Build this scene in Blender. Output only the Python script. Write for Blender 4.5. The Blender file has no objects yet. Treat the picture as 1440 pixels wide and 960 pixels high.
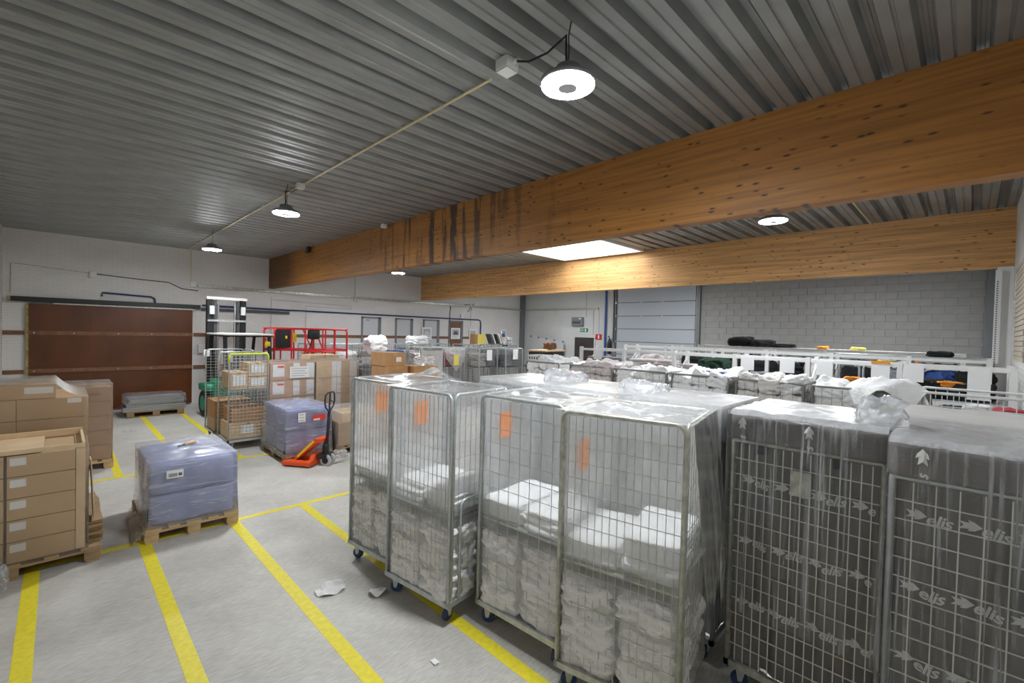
import bpy, math, random
from mathutils import Vector, Matrix, noise

scene = bpy.context.scene
COL = scene.collection
PI = math.pi

# ------------------------------------------------------------------ camera
def set_camera():
    yaw, pitch, roll = math.radians(44.813), math.radians(-1.153), math.radians(1.432)
    f = Vector((math.sin(yaw) * math.cos(pitch), math.cos(yaw) * math.cos(pitch), math.sin(pitch)))
    r = Vector((math.cos(yaw), -math.sin(yaw), 0))
    u = r.cross(f)
    r2 = r * math.cos(roll) + u * math.sin(roll)
    u2 = -r * math.sin(roll) + u * math.cos(roll)
    cam = bpy.data.cameras.new('camera')
    cam.sensor_width = 36
    cam.lens = 641.5 / 1440 * 36
    cam.clip_start = 0.05
    o = bpy.data.objects.new('camera', cam)
    m = Matrix((r2, u2, -f)).transposed().to_4x4()
    m.translation = Vector((0, 0, 2.33))
    o.matrix_world = m
    COL.objects.link(o)
    scene.camera = o
set_camera()

# ------------------------------------------------------------------ world, exposure
w = bpy.data.worlds.new('world'); scene.world = w
w.use_nodes = True
w.node_tree.nodes['Background'].inputs[0].default_value = (0.75, 0.87, 1.0, 1)
w.node_tree.nodes['Background'].inputs[1].default_value = 1.0
scene.view_settings.view_transform = 'Standard'
scene.view_settings.look = 'None'
scene.view_settings.gamma = 1.0
scene.view_settings.use_curve_mapping = False
scene.view_settings.exposure = 0.0
try:
    scene.cycles.use_denoising = True
    scene.cycles.denoiser = 'OPENIMAGEDENOISE'
    scene.cycles.max_bounces = 10
    scene.cycles.diffuse_bounces = 6
    scene.cycles.glossy_bounces = 3
    scene.cycles.transparent_max_bounces = 32
    scene.cycles.sample_clamp_indirect = 6.0
except Exception:
    pass
LAMP = 430.0          # LED lens
SKYLIGHT = 8.0      # daylit dome panes

# ------------------------------------------------------------------ materials
MATS = {}
def srgb(r, g, b):
    def c(v):
        v /= 255.0
        return v / 12.92 if v <= 0.04045 else ((v + 0.055) / 1.055) ** 2.4
    return (c(r), c(g), c(b), 1)

def mat(name, col, rough=0.6, metal=0.0, var=0.0, vscale=6.0, bump=0.0, bscale=40.0, stretch=(1, 1, 1), spec=0.5):
    m = bpy.data.materials.new(name); m.use_nodes = True
    nt = m.node_tree; N = nt.nodes; L = nt.links
    p = N['Principled BSDF']
    p.inputs['Roughness'].default_value = rough
    p.inputs['Metallic'].default_value = metal
    p.inputs['Specular IOR Level'].default_value = spec
    p.inputs['Base Color'].default_value = col
    if var or bump:
        tc = N.new('ShaderNodeTexCoord'); mp = N.new('ShaderNodeMapping')
        mp.inputs['Scale'].default_value = stretch
        L.new(tc.outputs['Object'], mp.inputs[0])
        if var:
            n = N.new('ShaderNodeTexNoise'); n.inputs['Scale'].default_value = vscale; n.inputs['Detail'].default_value = 5
            L.new(mp.outputs[0], n.inputs[0])
            r = N.new('ShaderNodeValToRGB')
            r.color_ramp.elements[0].position = 0.3; r.color_ramp.elements[1].position = 0.72
            r.color_ramp.elements[0].color = tuple(max(0, c * (1 - var)) for c in col[:3]) + (1,)
            r.color_ramp.elements[1].color = tuple(min(1, c * (1 + var)) for c in col[:3]) + (1,)
            L.new(n.outputs[0], r.inputs[0]); L.new(r.outputs[0], p.inputs['Base Color'])
        if bump:
            n2 = N.new('ShaderNodeTexNoise'); n2.inputs['Scale'].default_value = bscale; n2.inputs['Detail'].default_value = 4
            L.new(mp.outputs[0], n2.inputs[0])
            b = N.new('ShaderNodeBump'); b.inputs['Strength'].default_value = bump; b.inputs['Distance'].default_value = 0.02
            L.new(n2.outputs[0], b.inputs['Height']); L.new(b.outputs[0], p.inputs['Normal'])
    MATS[name] = m
    return m

def film_mat(name, haze, tint=(0.93, 0.95, 0.98, 1), bump=0.5, bscale=(9, 9, 2.2), trans=(1, 1, 1, 1), ior=1.3, gr=0.2, sheen_streak=0.0):
    m = bpy.data.materials.new(name); m.use_nodes = True
    nt = m.node_tree; N = nt.nodes; L = nt.links
    N.remove(N['Principled BSDF']); out = N['Material Output']
    tc = N.new('ShaderNodeTexCoord'); mp = N.new('ShaderNodeMapping'); mp.inputs['Scale'].default_value = bscale
    L.new(tc.outputs['Object'], mp.inputs[0])
    no = N.new('ShaderNodeTexNoise'); no.inputs['Scale'].default_value = 3.0; no.inputs['Detail'].default_value = 6; no.inputs['Distortion'].default_value = 1.2
    L.new(mp.outputs[0], no.inputs[0])
    bp = N.new('ShaderNodeBump'); bp.inputs['Strength'].default_value = bump; bp.inputs['Distance'].default_value = 0.03
    L.new(no.outputs[0], bp.inputs['Height'])
    tr = N.new('ShaderNodeBsdfTransparent'); tr.inputs[0].default_value = trans
    df = N.new('ShaderNodeBsdfDiffuse'); df.inputs[0].default_value = tint
    tl = N.new('ShaderNodeBsdfTranslucent'); tl.inputs[0].default_value = tint
    gl = N.new('ShaderNodeBsdfGlossy'); gl.inputs['Roughness'].default_value = gr; gl.inputs[0].default_value = (1, 1, 1, 1)
    for s in (df, tl, gl):
        L.new(bp.outputs[0], s.inputs['Normal'])
    m1 = N.new('ShaderNodeMixShader'); m1.inputs[0].default_value = 0.5
    L.new(df.outputs[0], m1.inputs[1]); L.new(tl.outputs[0], m1.inputs[2])
    m2 = N.new('ShaderNodeMixShader')
    rng = N.new('ShaderNodeMapRange'); rng.inputs[1].default_value = 0.3; rng.inputs[2].default_value = 0.75
    rng.inputs[3].default_value = haze * 0.8; rng.inputs[4].default_value = min(0.95, haze * 1.25)
    if sheen_streak:  # denser haze in narrow bands stands in for highlights on the creases
        rng.inputs[1].default_value = 0.54; rng.inputs[2].default_value = 0.68; rng.inputs[3].default_value = haze * 0.7; rng.inputs[4].default_value = haze + sheen_streak
    L.new(no.outputs[0], rng.inputs[0]); L.new(rng.outputs[0], m2.inputs[0])
    L.new(tr.outputs[0], m2.inputs[1]); L.new(m1.outputs[0], m2.inputs[2])
    fr = N.new('ShaderNodeFresnel'); fr.inputs[0].default_value = ior
    L.new(bp.outputs[0], fr.inputs['Normal'])
    m3 = N.new('ShaderNodeMixShader')
    L.new(fr.outputs[0], m3.inputs[0]); L.new(m2.outputs[0], m3.inputs[1]); L.new(gl.outputs[0], m3.inputs[2])
    L.new(m3.outputs[0], out.inputs[0])
    MATS[name] = m

def emit_mat(name, col, strength):
    m = bpy.data.materials.new(name); m.use_nodes = True
    p = m.node_tree.nodes['Principled BSDF']
    p.inputs['Base Color'].default_value = (0.8, 0.8, 0.8, 1)
    p.inputs['Emission Color'].default_value = col
    p.inputs['Emission Strength'].default_value = strength
    MATS[name] = m

def brick_mat(name, c1, c2, mortar, bw, bh, ms, rough=0.7, axes='XZ', bump=0.35, noise_var=0.12):
    m = bpy.data.materials.new(name); m.use_nodes = True
    nt = m.node_tree; N = nt.nodes; L = nt.links; p = N['Principled BSDF']
    p.inputs['Roughness'].default_value = rough
    tc = N.new('ShaderNodeTexCoord'); sp = N.new('ShaderNodeSeparateXYZ'); cb = N.new('ShaderNodeCombineXYZ')
    L.new(tc.outputs['Object'], sp.inputs[0])
    L.new(sp.outputs[axes[0]], cb.inputs[0]); L.new(sp.outputs[axes[1]], cb.inputs[1])
    b = N.new('ShaderNodeTexBrick')
    b.inputs['Color1'].default_value = c1; b.inputs['Color2'].default_value = c2; b.inputs['Mortar'].default_value = mortar
    b.inputs['Scale'].default_value = 1.0; b.inputs['Mortar Size'].default_value = ms; b.inputs['Mortar Smooth'].default_value = 0.3
    b.inputs['Brick Width'].default_value = bw; b.inputs['Row Height'].default_value = bh
    L.new(cb.outputs[0], b.inputs['Vector'])
    n = N.new('ShaderNodeTexNoise'); n.inputs['Scale'].default_value = 1.3; n.inputs['Detail'].default_value = 6
    L.new(tc.outputs['Object'], n.inputs[0])
    rg = N.new('ShaderNodeMapRange'); rg.inputs[1].default_value = 0.3; rg.inputs[2].default_value = 0.7
    rg.inputs[3].default_value = 1 - noise_var; rg.inputs[4].default_value = 1 + noise_var * 0.5
    L.new(n.outputs[0], rg.inputs[0])
    mx = N.new('ShaderNodeMix'); mx.data_type = 'RGBA'; mx.blend_type = 'MULTIPLY'; mx.inputs[0].default_value = 1
    L.new(b.outputs['Color'], mx.inputs[6]); L.new(rg.outputs[0], mx.inputs[7]); L.new(mx.outputs[2], p.inputs['Base Color'])
    bu = N.new('ShaderNodeBump'); bu.inputs['Strength'].default_value = bump; bu.inputs['Distance'].default_value = 0.012; bu.invert = True
    L.new(b.outputs['Fac'], bu.inputs['Height']); L.new(bu.outputs[0], p.inputs['Normal'])
    MATS[name] = m

def wood_beam_mat(name, base, dark, stained):
    m = bpy.data.materials.new(name); m.use_nodes = True
    nt = m.node_tree; N = nt.nodes; L = nt.links; p = N['Principled BSDF']
    p.inputs['Roughness'].default_value = 0.55
    tc = N.new('ShaderNodeTexCoord')
    def mapping(s):
        mp = N.new('ShaderNodeMapping'); mp.inputs['Scale'].default_value = s
        L.new(tc.outputs['Object'], mp.inputs[0]); return mp
    def mixc(a, b, f, mode='MIX'):
        mx = N.new('ShaderNodeMix'); mx.data_type = 'RGBA'; mx.blend_type = mode
        for s, v in ((6, a), (7, b), (0, f)):
            if hasattr(v, 'is_output') or isinstance(v, bpy.types.NodeSocket):
                L.new(v, mx.inputs[s])
            else:
                mx.inputs[s].default_value = v
        return mx.outputs[2]
    # grain
    g = N.new('ShaderNodeTexNoise'); g.inputs['Scale'].default_value = 1.0; g.inputs['Detail'].default_value = 6
    L.new(mapping((6, 0.9, 26)).outputs[0], g.inputs[0])
    gr = N.new('ShaderNodeValToRGB'); gr.color_ramp.elements[0].position = 0.32; gr.color_ramp.elements[1].position = 0.7
    gr.color_ramp.elements[0].color = tuple(c * 0.72 for c in base[:3]) + (1,)
    gr.color_ramp.elements[1].color = tuple(min(1, c * 1.18) for c in base[:3]) + (1,)
    L.new(g.outputs[0], gr.inputs[0])
    # lamellae
    sp = N.new('ShaderNodeSeparateXYZ'); cb = N.new('ShaderNodeCombineXYZ'); L.new(tc.outputs['Object'], sp.inputs[0])
    L.new(sp.outputs['Y'], cb.inputs[0]); L.new(sp.outputs['Z'], cb.inputs[1])
    br = N.new('ShaderNodeTexBrick'); br.inputs['Scale'].default_value = 1.0
    br.inputs['Brick Width'].default_value = 3.4; br.inputs['Row Height'].default_value = 0.0445; br.inputs['Mortar Size'].default_value = 0.0012
    br.inputs['Color1'].default_value = (1, 1, 1, 1); br.inputs['Color2'].default_value = (0.86, 0.84, 0.8, 1); br.inputs['Mortar'].default_value = (0.72, 0.68, 0.62, 1)
    L.new(cb.outputs[0], br.inputs['Vector'])
    c = mixc(gr.outputs[0], br.outputs['Color'], 1.0, 'MULTIPLY')
    # knots
    v = N.new('ShaderNodeTexVoronoi'); v.inputs['Scale'].default_value = 1.0; v.inputs['Randomness'].default_value = 1.0
    L.new(mapping((1, 5.0, 15.0)).outputs[0], v.inputs[0])
    kn = N.new('ShaderNodeValToRGB'); kn.color_ramp.elements[0].position = 0.08; kn.color_ramp.elements[1].position = 0.22
    kn.color_ramp.elements[0].color = (1, 1, 1, 1); kn.color_ramp.elements[1].color = (0, 0, 0, 1)
    n3 = N.new('ShaderNodeTexNoise'); n3.inputs['Scale'].default_value = 2.3
    L.new(tc.outputs['Object'], n3.inputs[0])
    gate = N.new('ShaderNodeMapRange'); gate.inputs[1].default_value = 0.34; gate.inputs[2].default_value = 0.46
    L.new(n3.outputs[0], gate.inputs[0])
    L.new(v.outputs['Distance'], kn.inputs[0])
    mul = N.new('ShaderNodeMath'); mul.operation = 'MULTIPLY'
    L.new(kn.outputs[0], mul.inputs[0]); L.new(gate.outputs[0], mul.inputs[1])
    c = mixc(c, dark, mul.outputs[0])
    if stained:
        # water stains that have run down the face between roughly Y 6 and Y 11
        ns = N.new('ShaderNodeTexNoise'); ns.inputs['Scale'].default_value = 1.0; ns.inputs['Detail'].default_value = 7
        L.new(mapping((1, 4.5, 0.5)).outputs[0], ns.inputs[0])
        st = N.new('ShaderNodeMapRange'); st.inputs[1].default_value = 0.49; st.inputs[2].default_value = 0.58
        L.new(ns.outputs[0], st.inputs[0])
        yw = N.new('ShaderNodeMapRange'); yw.inputs[1].default_value = 3.6; yw.inputs[2].default_value = 6.2
        L.new(sp.outputs['Y'], yw.inputs[0])
        yw2 = N.new('ShaderNodeMapRange'); yw2.inputs[1].default_value = 9.6; yw2.inputs[2].default_value = 7.8
        L.new(sp.outputs['Y'], yw2.inputs[0])
        a = N.new('ShaderNodeMath'); a.operation = 'MULTIPLY'; L.new(yw.outputs[0], a.inputs[0]); L.new(yw2.outputs[0], a.inputs[1])
        a2 = N.new('ShaderNodeMath'); a2.operation = 'MULTIPLY'; L.new(a.outputs[0], a2.inputs[0]); L.new(st.outputs[0], a2.inputs[1])
        a3 = N.new('ShaderNodeMath'); a3.operation = 'MULTIPLY'; a3.inputs[1].default_value = 0.93; L.new(a2.outputs[0], a3.inputs[0])
        nb = N.new('ShaderNodeTexNoise'); nb.inputs['Scale'].default_value = 1.0; nb.inputs['Detail'].default_value = 5
        L.new(mapping((1, 9, 3.2)).outputs[0], nb.inputs[0])
        sb = N.new('ShaderNodeMapRange'); sb.inputs[1].default_value = 0.30; sb.inputs[2].default_value = 0.46
        L.new(nb.outputs[0], sb.inputs[0])
        a4 = N.new('ShaderNodeMath'); a4.operation = 'MULTIPLY'; L.new(a3.outputs[0], a4.inputs[0]); L.new(sb.outputs[0], a4.inputs[1])
        c = mixc(c, (0.03, 0.014, 0.006, 1), a4.outputs[0])
        # old dark oiled end piece
        ye = N.new('ShaderNodeMapRange'); ye.inputs[1].default_value = 13.6; ye.inputs[2].default_value = 14.4; ye.inputs[4].default_value = 0.6
        L.new(sp.outputs['Y'], ye.inputs[0])
        c = mixc(c, (0.07, 0.03, 0.014, 1), ye.outputs[0])
    L.new(c, p.inputs['Base Color'])
    MATS[name] = m

def concrete_mat():
    m = bpy.data.materials.new('concrete'); m.use_nodes = True
    nt = m.node_tree; N = nt.nodes; L = nt.links; p = N['Principled BSDF']
    tc = N.new('ShaderNodeTexCoord')
    n1 = N.new('ShaderNodeTexNoise'); n1.inputs['Scale'].default_value = 0.9; n1.inputs['Detail'].default_value = 8; n1.inputs['Roughness'].default_value = 0.65
    n2 = N.new('ShaderNodeTexNoise'); n2.inputs['Scale'].default_value = 14; n2.inputs['Detail'].default_value = 6
    mp = N.new('ShaderNodeMapping'); mp.inputs['Rotation'].default_value = (0, 0, 0.6); mp.inputs['Scale'].default_value = (1, 4, 1)
    L.new(tc.outputs['Object'], n1.inputs[0]); L.new(tc.outputs['Object'], mp.inputs[0]); L.new(mp.outputs[0], n2.inputs[0])
    r1 = N.new('ShaderNodeValToRGB')
    r1.color_ramp.elements[0].position = 0.3; r1.color_ramp.elements[0].color = (0.40, 0.38, 0.345, 1)
    r1.color_ramp.elements[1].position = 0.7; r1.color_ramp.elements[1].color = (0.61, 0.588, 0.545, 1)
    L.new(n1.outputs[0], r1.inputs[0])
    r2 = N.new('ShaderNodeMapRange'); r2.inputs[1].default_value = 0.3; r2.inputs[2].default_value = 0.7; r2.inputs[3].default_value = 0.84; r2.inputs[4].default_value = 1.1
    L.new(n2.outputs[0], r2.inputs[0])
    mx = N.new('ShaderNodeMix'); mx.data_type = 'RGBA'; mx.blend_type = 'MULTIPLY'; mx.inputs[0].default_value = 1
    L.new(r1.outputs[0], mx.inputs[6]); L.new(r2.outputs[0], mx.inputs[7]); L.new(mx.outputs[2], p.inputs['Base Color'])
    p.inputs['Roughness'].default_value = 0.55
    b = N.new('ShaderNodeBump'); b.inputs['Strength'].default_value = 0.12; b.inputs['Distance'].default_value = 0.01
    L.new(n2.outputs[0], b.inputs['Height']); L.new(b.outputs[0], p.inputs['Normal'])
    MATS['concrete'] = m

concrete_mat()
wood_beam_mat('beam_stained', (0.37, 0.155, 0.028, 1), (0.05, 0.018, 0.006, 1), True)
wood_beam_mat('beam_clean', (0.74, 0.41, 0.160, 1), (0.12, 0.045, 0.015, 1), False)
brick_mat('painted_brick', (0.76, 0.735, 0.715, 1), (0.74, 0.715, 0.695, 1), (0.67, 0.645, 0.63, 1), 0.22, 0.0655, 0.007, axes='XZ', bump=.18, noise_var=.07)
brick_mat('painted_brick_right', (0.72, 0.71, 0.69, 1), (0.69, 0.68, 0.66, 1), (0.60, 0.59, 0.57, 1), 0.22, 0.0655, 0.008, axes='XZ')
mat('plaster', (0.64, 0.645, 0.64, 1), 0.8, var=0.06, vscale=1.2)
mat('block', (0.36, 0.355, 0.345, 1), 0.9, var=0.05, vscale=3, bump=0.25, bscale=60)
mat('mortar', (0.22, 0.215, 0.21, 1), 0.95)
mat('deck', (0.35, 0.362, 0.352, 1), 0.52, metal=0.6, var=0.14, vscale=2.0)
mat('raw_brick', (0.52, 0.45, 0.36, 1), .9, var=.15, vscale=4)
mat('roof', (0.3, 0.3, 0.3, 1), 0.9)
mat('yellow_paint', (0.78, 0.66, 0.03, 1), 0.5, var=0.10, vscale=25)
mat('red_ply', (0.112, 0.033, 0.008, 1), 0.32, var=0.3, vscale=1.6, stretch=(1, 1, 0.6))
mat('brown_wood', srgb(124, 84, 58), 0.6, var=0.2, vscale=8)
mat('black_metal', (0.016, 0.016, 0.018, 1), 0.45)
mat('black_rubber', (0.02, 0.02, 0.022, 1), 0.75)
mat('dark_grey', (0.07, 0.075, 0.08, 1), 0.5)
mat('steel_grey', (0.20, 0.21, 0.225, 1), 0.45, metal=0.3)
mat('galv', (0.52, 0.545, 0.555, 1), 0.36, metal=0.5, var=0.16, vscale=14)
mat('galv_old', (0.50, 0.50, 0.44, 1), 0.42, metal=0.45, var=0.3, vscale=18)
mat('wire_bright', (0.74, 0.73, 0.68, 1), 0.4, metal=0.2)
mat('chrome', (0.7, 0.71, 0.72, 1), 0.22, metal=0.95)
mat('white_paint', (0.76, 0.76, 0.75, 1), 0.5)
mat('white_plastic', (0.74, 0.74, 0.72, 1), 0.4)
mat('cream_pipe', (0.66, 0.58, 0.33, 1), 0.45)
mat('blue_pipe', (0.02, 0.045, 0.14, 1), 0.4)
mat('blue_paint', (0.03, 0.09, 0.33, 1), 0.4)
mat('door_panel', (0.46, 0.49, 0.54, 1), 0.45, bump=0.05, bscale=3, stretch=(1, 0.2, 60))
mat('cabinet_grey', (0.22, 0.25, 0.27, 1), 0.45)
mat('exit_green', (0.02, 0.30, 0.12, 1), 0.4)
mat('sign_red', (0.55, 0.03, 0.03, 1), 0.4)
mat('white_print', (0.85, 0.85, 0.85, 1), 0.6)
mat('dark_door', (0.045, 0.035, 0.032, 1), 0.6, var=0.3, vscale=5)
mat('cardboard', srgb(192, 162, 124), 0.8, var=0.06, vscale=1.5)
mat('cardboard_dark', srgb(186, 142, 98), 0.8, var=0.10, vscale=5)
mat('cardboard_light', srgb(214, 186, 150), 0.8, var=0.08, vscale=6)
mat('cardboard_pink', srgb(196, 160, 130), 0.8, var=0.08, vscale=6)
mat('tape', srgb(190, 160, 110), 0.3)
mat('paper', (0.82, 0.82, 0.83, 1), 0.7)
mat('paper_orange', srgb(255, 150, 60), 0.7)
mat('paper_yellow', srgb(246, 226, 110), 0.7)
mat('ink', (0.10, 0.10, 0.11, 1), 0.7)
mat('ink_grey', (0.45, 0.45, 0.46, 1), 0.7)
mat('label_red', srgb(226, 66, 50), 0.6)
mat('pallet_wood', srgb(186, 158, 118), 0.8, var=0.22, vscale=9, stretch=(1, 4, 4))
mat('pallet_old', srgb(150, 124, 92), 0.85, var=0.28, vscale=9, stretch=(1, 4, 4))
mat('blue_pack', srgb(146, 153, 190), 0.45, var=0.22, vscale=4, bump=0.4, bscale=14)
mat('blue_pack_pale', srgb(186, 188, 200), 0.45, var=0.15, vscale=3, bump=0.4, bscale=14)
mat('orange_paint', srgb(226, 84, 30), 0.4)
mat('red_paint', srgb(206, 34, 36), 0.38)
mat('yellow_sticker', srgb(240, 210, 40), 0.5)
mat('green_paint', srgb(40, 150, 118), 0.4)
mat('lime_paint', srgb(214, 232, 40), 0.45)
mat('foam_yellow', (0.40, 0.32, 0.11, 1), 0.9, var=.4, vscale=12)
mat('board_grey', (0.57, 0.58, 0.60, 1), 0.35)
mat('galv_dark', (0.27, 0.27, 0.255, 1), 0.45, metal=0.4)
mat('castor_blue', (0.02, 0.045, 0.13, 1), 0.5)
mat('linen_white', (0.83, 0.83, 0.835, 1), 0.9, bump=0.5, bscale=18, stretch=(1, 1, 2))
mat('linen_grey', (0.74, 0.725, 0.72, 1), 0.9, bump=0.6, bscale=16, stretch=(1, 1, 2))
mat('linen_beige', (0.68, 0.655, 0.62, 1), 0.9, bump=0.6, bscale=16, stretch=(1, 1, 2))
mat('linen_pink', (0.70, 0.63, 0.63, 1), 0.9, bump=0.5, bscale=16, stretch=(1, 1, 2))
mat('cloth_black', (0.012, 0.013, 0.015, 1), 0.95, bump=0.6, bscale=14)
mat('cloth_blue', (0.03, 0.08, 0.28, 1), 0.85, bump=0.5, bscale=14)
mat('cloth_orange', (0.75, 0.28, 0.03, 1), 0.85, bump=0.4, bscale=14)
mat('cloth_red', (0.45, 0.05, 0.07, 1), 0.85, bump=0.4, bscale=14)
mat('cloth_green', (0.01, 0.035, 0.02, 1), 0.9, bump=0.5, bscale=14)
mat('cloth_grey', (0.22, 0.23, 0.26, 1), 0.9, bump=0.4, bscale=14)
mat('cover_fabric', (0.20, 0.188, 0.182, 1), 0.8, var=0.12, vscale=4, bump=0.15, bscale=60)
mat('cover_pale', (0.50, 0.485, 0.475, 1), 0.75, var=0.1, vscale=3)  # paled to stand in for lamp light on the grey covers
mat('silver_wrap', (0.40, 0.40, 0.42, 1), 0.3, metal=0.6, bump=0.5, bscale=12)
mat('lamp_body', (0.22, 0.225, 0.235, 1), 0.5)
mat('lamp_cap', (0.55, 0.56, 0.58, 1), 0.5)
mat('skylight_curb', (0.8, 0.79, 0.77, 1), 0.6)
film_mat('film', 0.34, tint=(.98, .99, 1, 1), bump=0.02, bscale=(3, 3, .8), ior=1.08, gr=.35)
film_mat('film_clear', 0.08, bump=0.12, bscale=(4, 9, .28), ior=1.25, gr=.25, sheen_streak=.33)
film_mat('film_top', 0.50, bump=0.12, bscale=(3, 3, 3), ior=1.2, gr=.3)  # thicker haze whitens the tops in place of lamp brightness
film_mat('film_lid', 0.20, bump=0.12, bscale=(2.5, 2.5, 2.5), ior=1.25, gr=.25, sheen_streak=.22)
film_mat('film_side', 0.62, bump=0.15, bscale=(4, 4, .6), ior=1.2, gr=.25, sheen_streak=.2)
film_mat('film_wrap', 0.22, bump=0.12, bscale=(1, 1, 4), ior=1.25, gr=.25)
film_mat('film_warm', 0.17, tint=(0.93, 0.88, 0.78, 1), bump=0.07, bscale=(.5, .5, 1.6), ior=1.3, gr=.3)
film_mat('film_blue', 0.36, tint=(0.88, 0.89, 0.95, 1), bump=0.22, bscale=(.8, .8, 8), ior=1.25, gr=.25, sheen_streak=.25)
film_mat('film_bag', 0.42, bump=0.3, bscale=(4, 4, 4), ior=1.25, gr=.25, sheen_streak=.25)
emit_mat('lamp_lens', (0.93, 0.97, 1.0, 1), LAMP)
emit_mat('sky_pane', (0.92, 0.97, 1.0, 1), SKYLIGHT)

# ------------------------------------------------------------------ mesh helpers
class B:
    def __init__(s):
        s.v = []; s.f = []
    def box(s, c, d, rz=0.0, ry=0.0):
        hx, hy, hz = d[0] / 2, d[1] / 2, d[2] / 2
        k = len(s.v)
        cz, sz = math.cos(rz), math.sin(rz); cy, sy = math.cos(ry), math.sin(ry)
        for x, y, z in ((-hx, -hy, -hz), (hx, -hy, -hz), (hx, hy, -hz), (-hx, hy, -hz), (-hx, -hy, hz), (hx, -hy, hz), (hx, hy, hz), (-hx, hy, hz)):
            x, z = x * cy + z * sy, -x * sy + z * cy
            x, y = x * cz - y * sz, x * sz + y * cz
            s.v.append((c[0] + x, c[1] + y, c[2] + z))
        s.f += [tuple(k + i for i in q) for q in ((3, 2, 1, 0), (4, 5, 6, 7), (0, 1, 5, 4), (1, 2, 6, 5), (2, 3, 7, 6), (3, 0, 4, 7))]
        return s
    def mm(s, a, b):
        return s.box([(a[i] + b[i]) / 2 for i in range(3)], [abs(b[i] - a[i]) for i in range(3)])
    def bar(s, p, q, w, h):
        p = Vector(p); q = Vector(q); d = (q - p).normalized()
        ref = Vector((0, 0, 1)) if abs(d.z) < 0.9 else Vector((1, 0, 0))
        a = d.cross(ref).normalized() * (w / 2); b = a.cross(d).normalized() * (h / 2)
        k = len(s.v)
        for o in (p, q):
            for t in (-a - b, a - b, a + b, -a + b):
                s.v.append(tuple(o + t))
        s.f += [tuple(k + i for i in t) for t in ((3, 2, 1, 0), (4, 5, 6, 7), (0, 1, 5, 4), (1, 2, 6, 5), (2, 3, 7, 6), (3, 0, 4, 7))]
        return s
    def tube(s, pts, r, n=7, closed=False):
        P = [Vector(p) for p in pts]; k = len(s.v); m = len(P)
        prev = None
        for i, p in enumerate(P):
            if closed:
                d = (P[(i + 1) % m] - P[i - 1]).normalized()
            else:
                d = (P[min(i + 1, m - 1)] - P[max(i - 1, 0)]).normalized()
            if prev is None:
                ref = Vector((0, 0, 1)) if abs(d.z) < 0.9 else Vector((1, 0, 0))
                a = d.cross(ref).normalized()
            else:
                a = (prev - d * prev.dot(d)).normalized()
            prev = a; b = d.cross(a)
            for j in range(n):
                t = 2 * PI * j / n
                s.v.append(tuple(p + (a * math.cos(t) + b * math.sin(t)) * r))
        for i in range(m if closed else m - 1):
            i2 = (i + 1) % m
            for j in range(n):
                s.f.append((k + i * n + j, k + i * n + (j + 1) % n, k + i2 * n + (j + 1) % n, k + i2 * n + j))
        if not closed:
            s.f.append(tuple(k + j for j in reversed(range(n)))); s.f.append(tuple(k + (m - 1) * n + j for j in range(n)))
        return s
    def lathe(s, prof, n=24, axis='z', c=(0, 0, 0)):
        k = len(s.v); m = len(prof)
        for r, z in prof:
            for j in range(n):
                t = 2 * PI * j / n
                x, y = r * math.cos(t), r * math.sin(t)
                q = (x, y, z) if axis == 'z' else ((z, x, y) if axis == 'x' else (y, z, x))
                s.v.append((c[0] + q[0], c[1] + q[1], c[2] + q[2]))
        for i in range(m - 1):
            for j in range(n):
                s.f.append((k + i * n + j, k + i * n + (j + 1) % n, k + (i + 1) * n + (j + 1) % n, k + (i + 1) * n + j))
        s.f.append(tuple(k + j for j in reversed(range(n)))); s.f.append(tuple(k + (m - 1) * n + j for j in range(n)))
        return s
    def grid(s, fn, nu, nv):
        k = len(s.v)
        for i in range(nu + 1):
            for j in range(nv + 1):
                s.v.append(tuple(fn(i / nu, j / nv)))
        for i in range(nu):
            for j in range(nv):
                a = k + i * (nv + 1) + j
                s.f.append((a, a + nv + 1, a + nv + 2, a + 1))
        return s
    def prism(s, poly, lo, hi, axis='x'):
        k = len(s.v); n = len(poly)
        for h in (lo, hi):
            for a, b in poly:
                s.v.append({'x': (h, a, b), 'y': (a, h, b), 'z': (a, b, h)}[axis])
        s.f.append(tuple(k + i for i in reversed(range(n)))); s.f.append(tuple(k + n + i for i in range(n)))
        for i in range(n):
            j = (i + 1) % n
            s.f.append((k + i, k + j, k + n + j, k + n + i))
        return s
    def rbox(s, half, r, n, disp=None, c=(0, 0, 0)):
        """rounded box from a cube grid; disp(p, normal) moves each vertex"""
        h = Vector(half); seen = {}
        def put(p):
            key = (round(p[0], 4), round(p[1], 4), round(p[2], 4))
            if key in seen: return seen[key]
            P = Vector(p)
            q = Vector([max(-h[i] + r, min(h[i] - r, P[i])) for i in range(3)])
            d = P - q
            nn = d.normalized() if d.length > 1e-9 else Vector((0, 0, 1))
            o = q + nn * r
            if disp: o = o + disp(o, nn)
            s.v.append((o[0] + c[0], o[1] + c[1], o[2] + c[2]))
            seen[key] = len(s.v) - 1
            return seen[key]
        for ax in range(3):
            for sg in (-1, 1):
                u, v = (ax + 1) % 3, (ax + 2) % 3
                ids = {}
                for i in range(n + 1):
                    for j in range(n + 1):
                        p = [0, 0, 0]; p[ax] = sg * h[ax]
                        p[u] = (2 * i / n - 1) * h[u]; p[v] = (2 * j / n - 1) * h[v]
                        ids[i, j] = put(p)
                for i in range(n):
                    for j in range(n):
                        q = (ids[i, j], ids[i + 1, j], ids[i + 1, j + 1], ids[i, j + 1])
                        s.f.append(q if sg > 0 else q[::-1])
        return s
    def mesh(s, name, smooth=False):
        me = bpy.data.meshes.new(name); me.from_pydata(s.v, [], s.f); me.update()
        if smooth:
            me.polygons.foreach_set('use_smooth', [True] * len(me.polygons))
        return me

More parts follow.
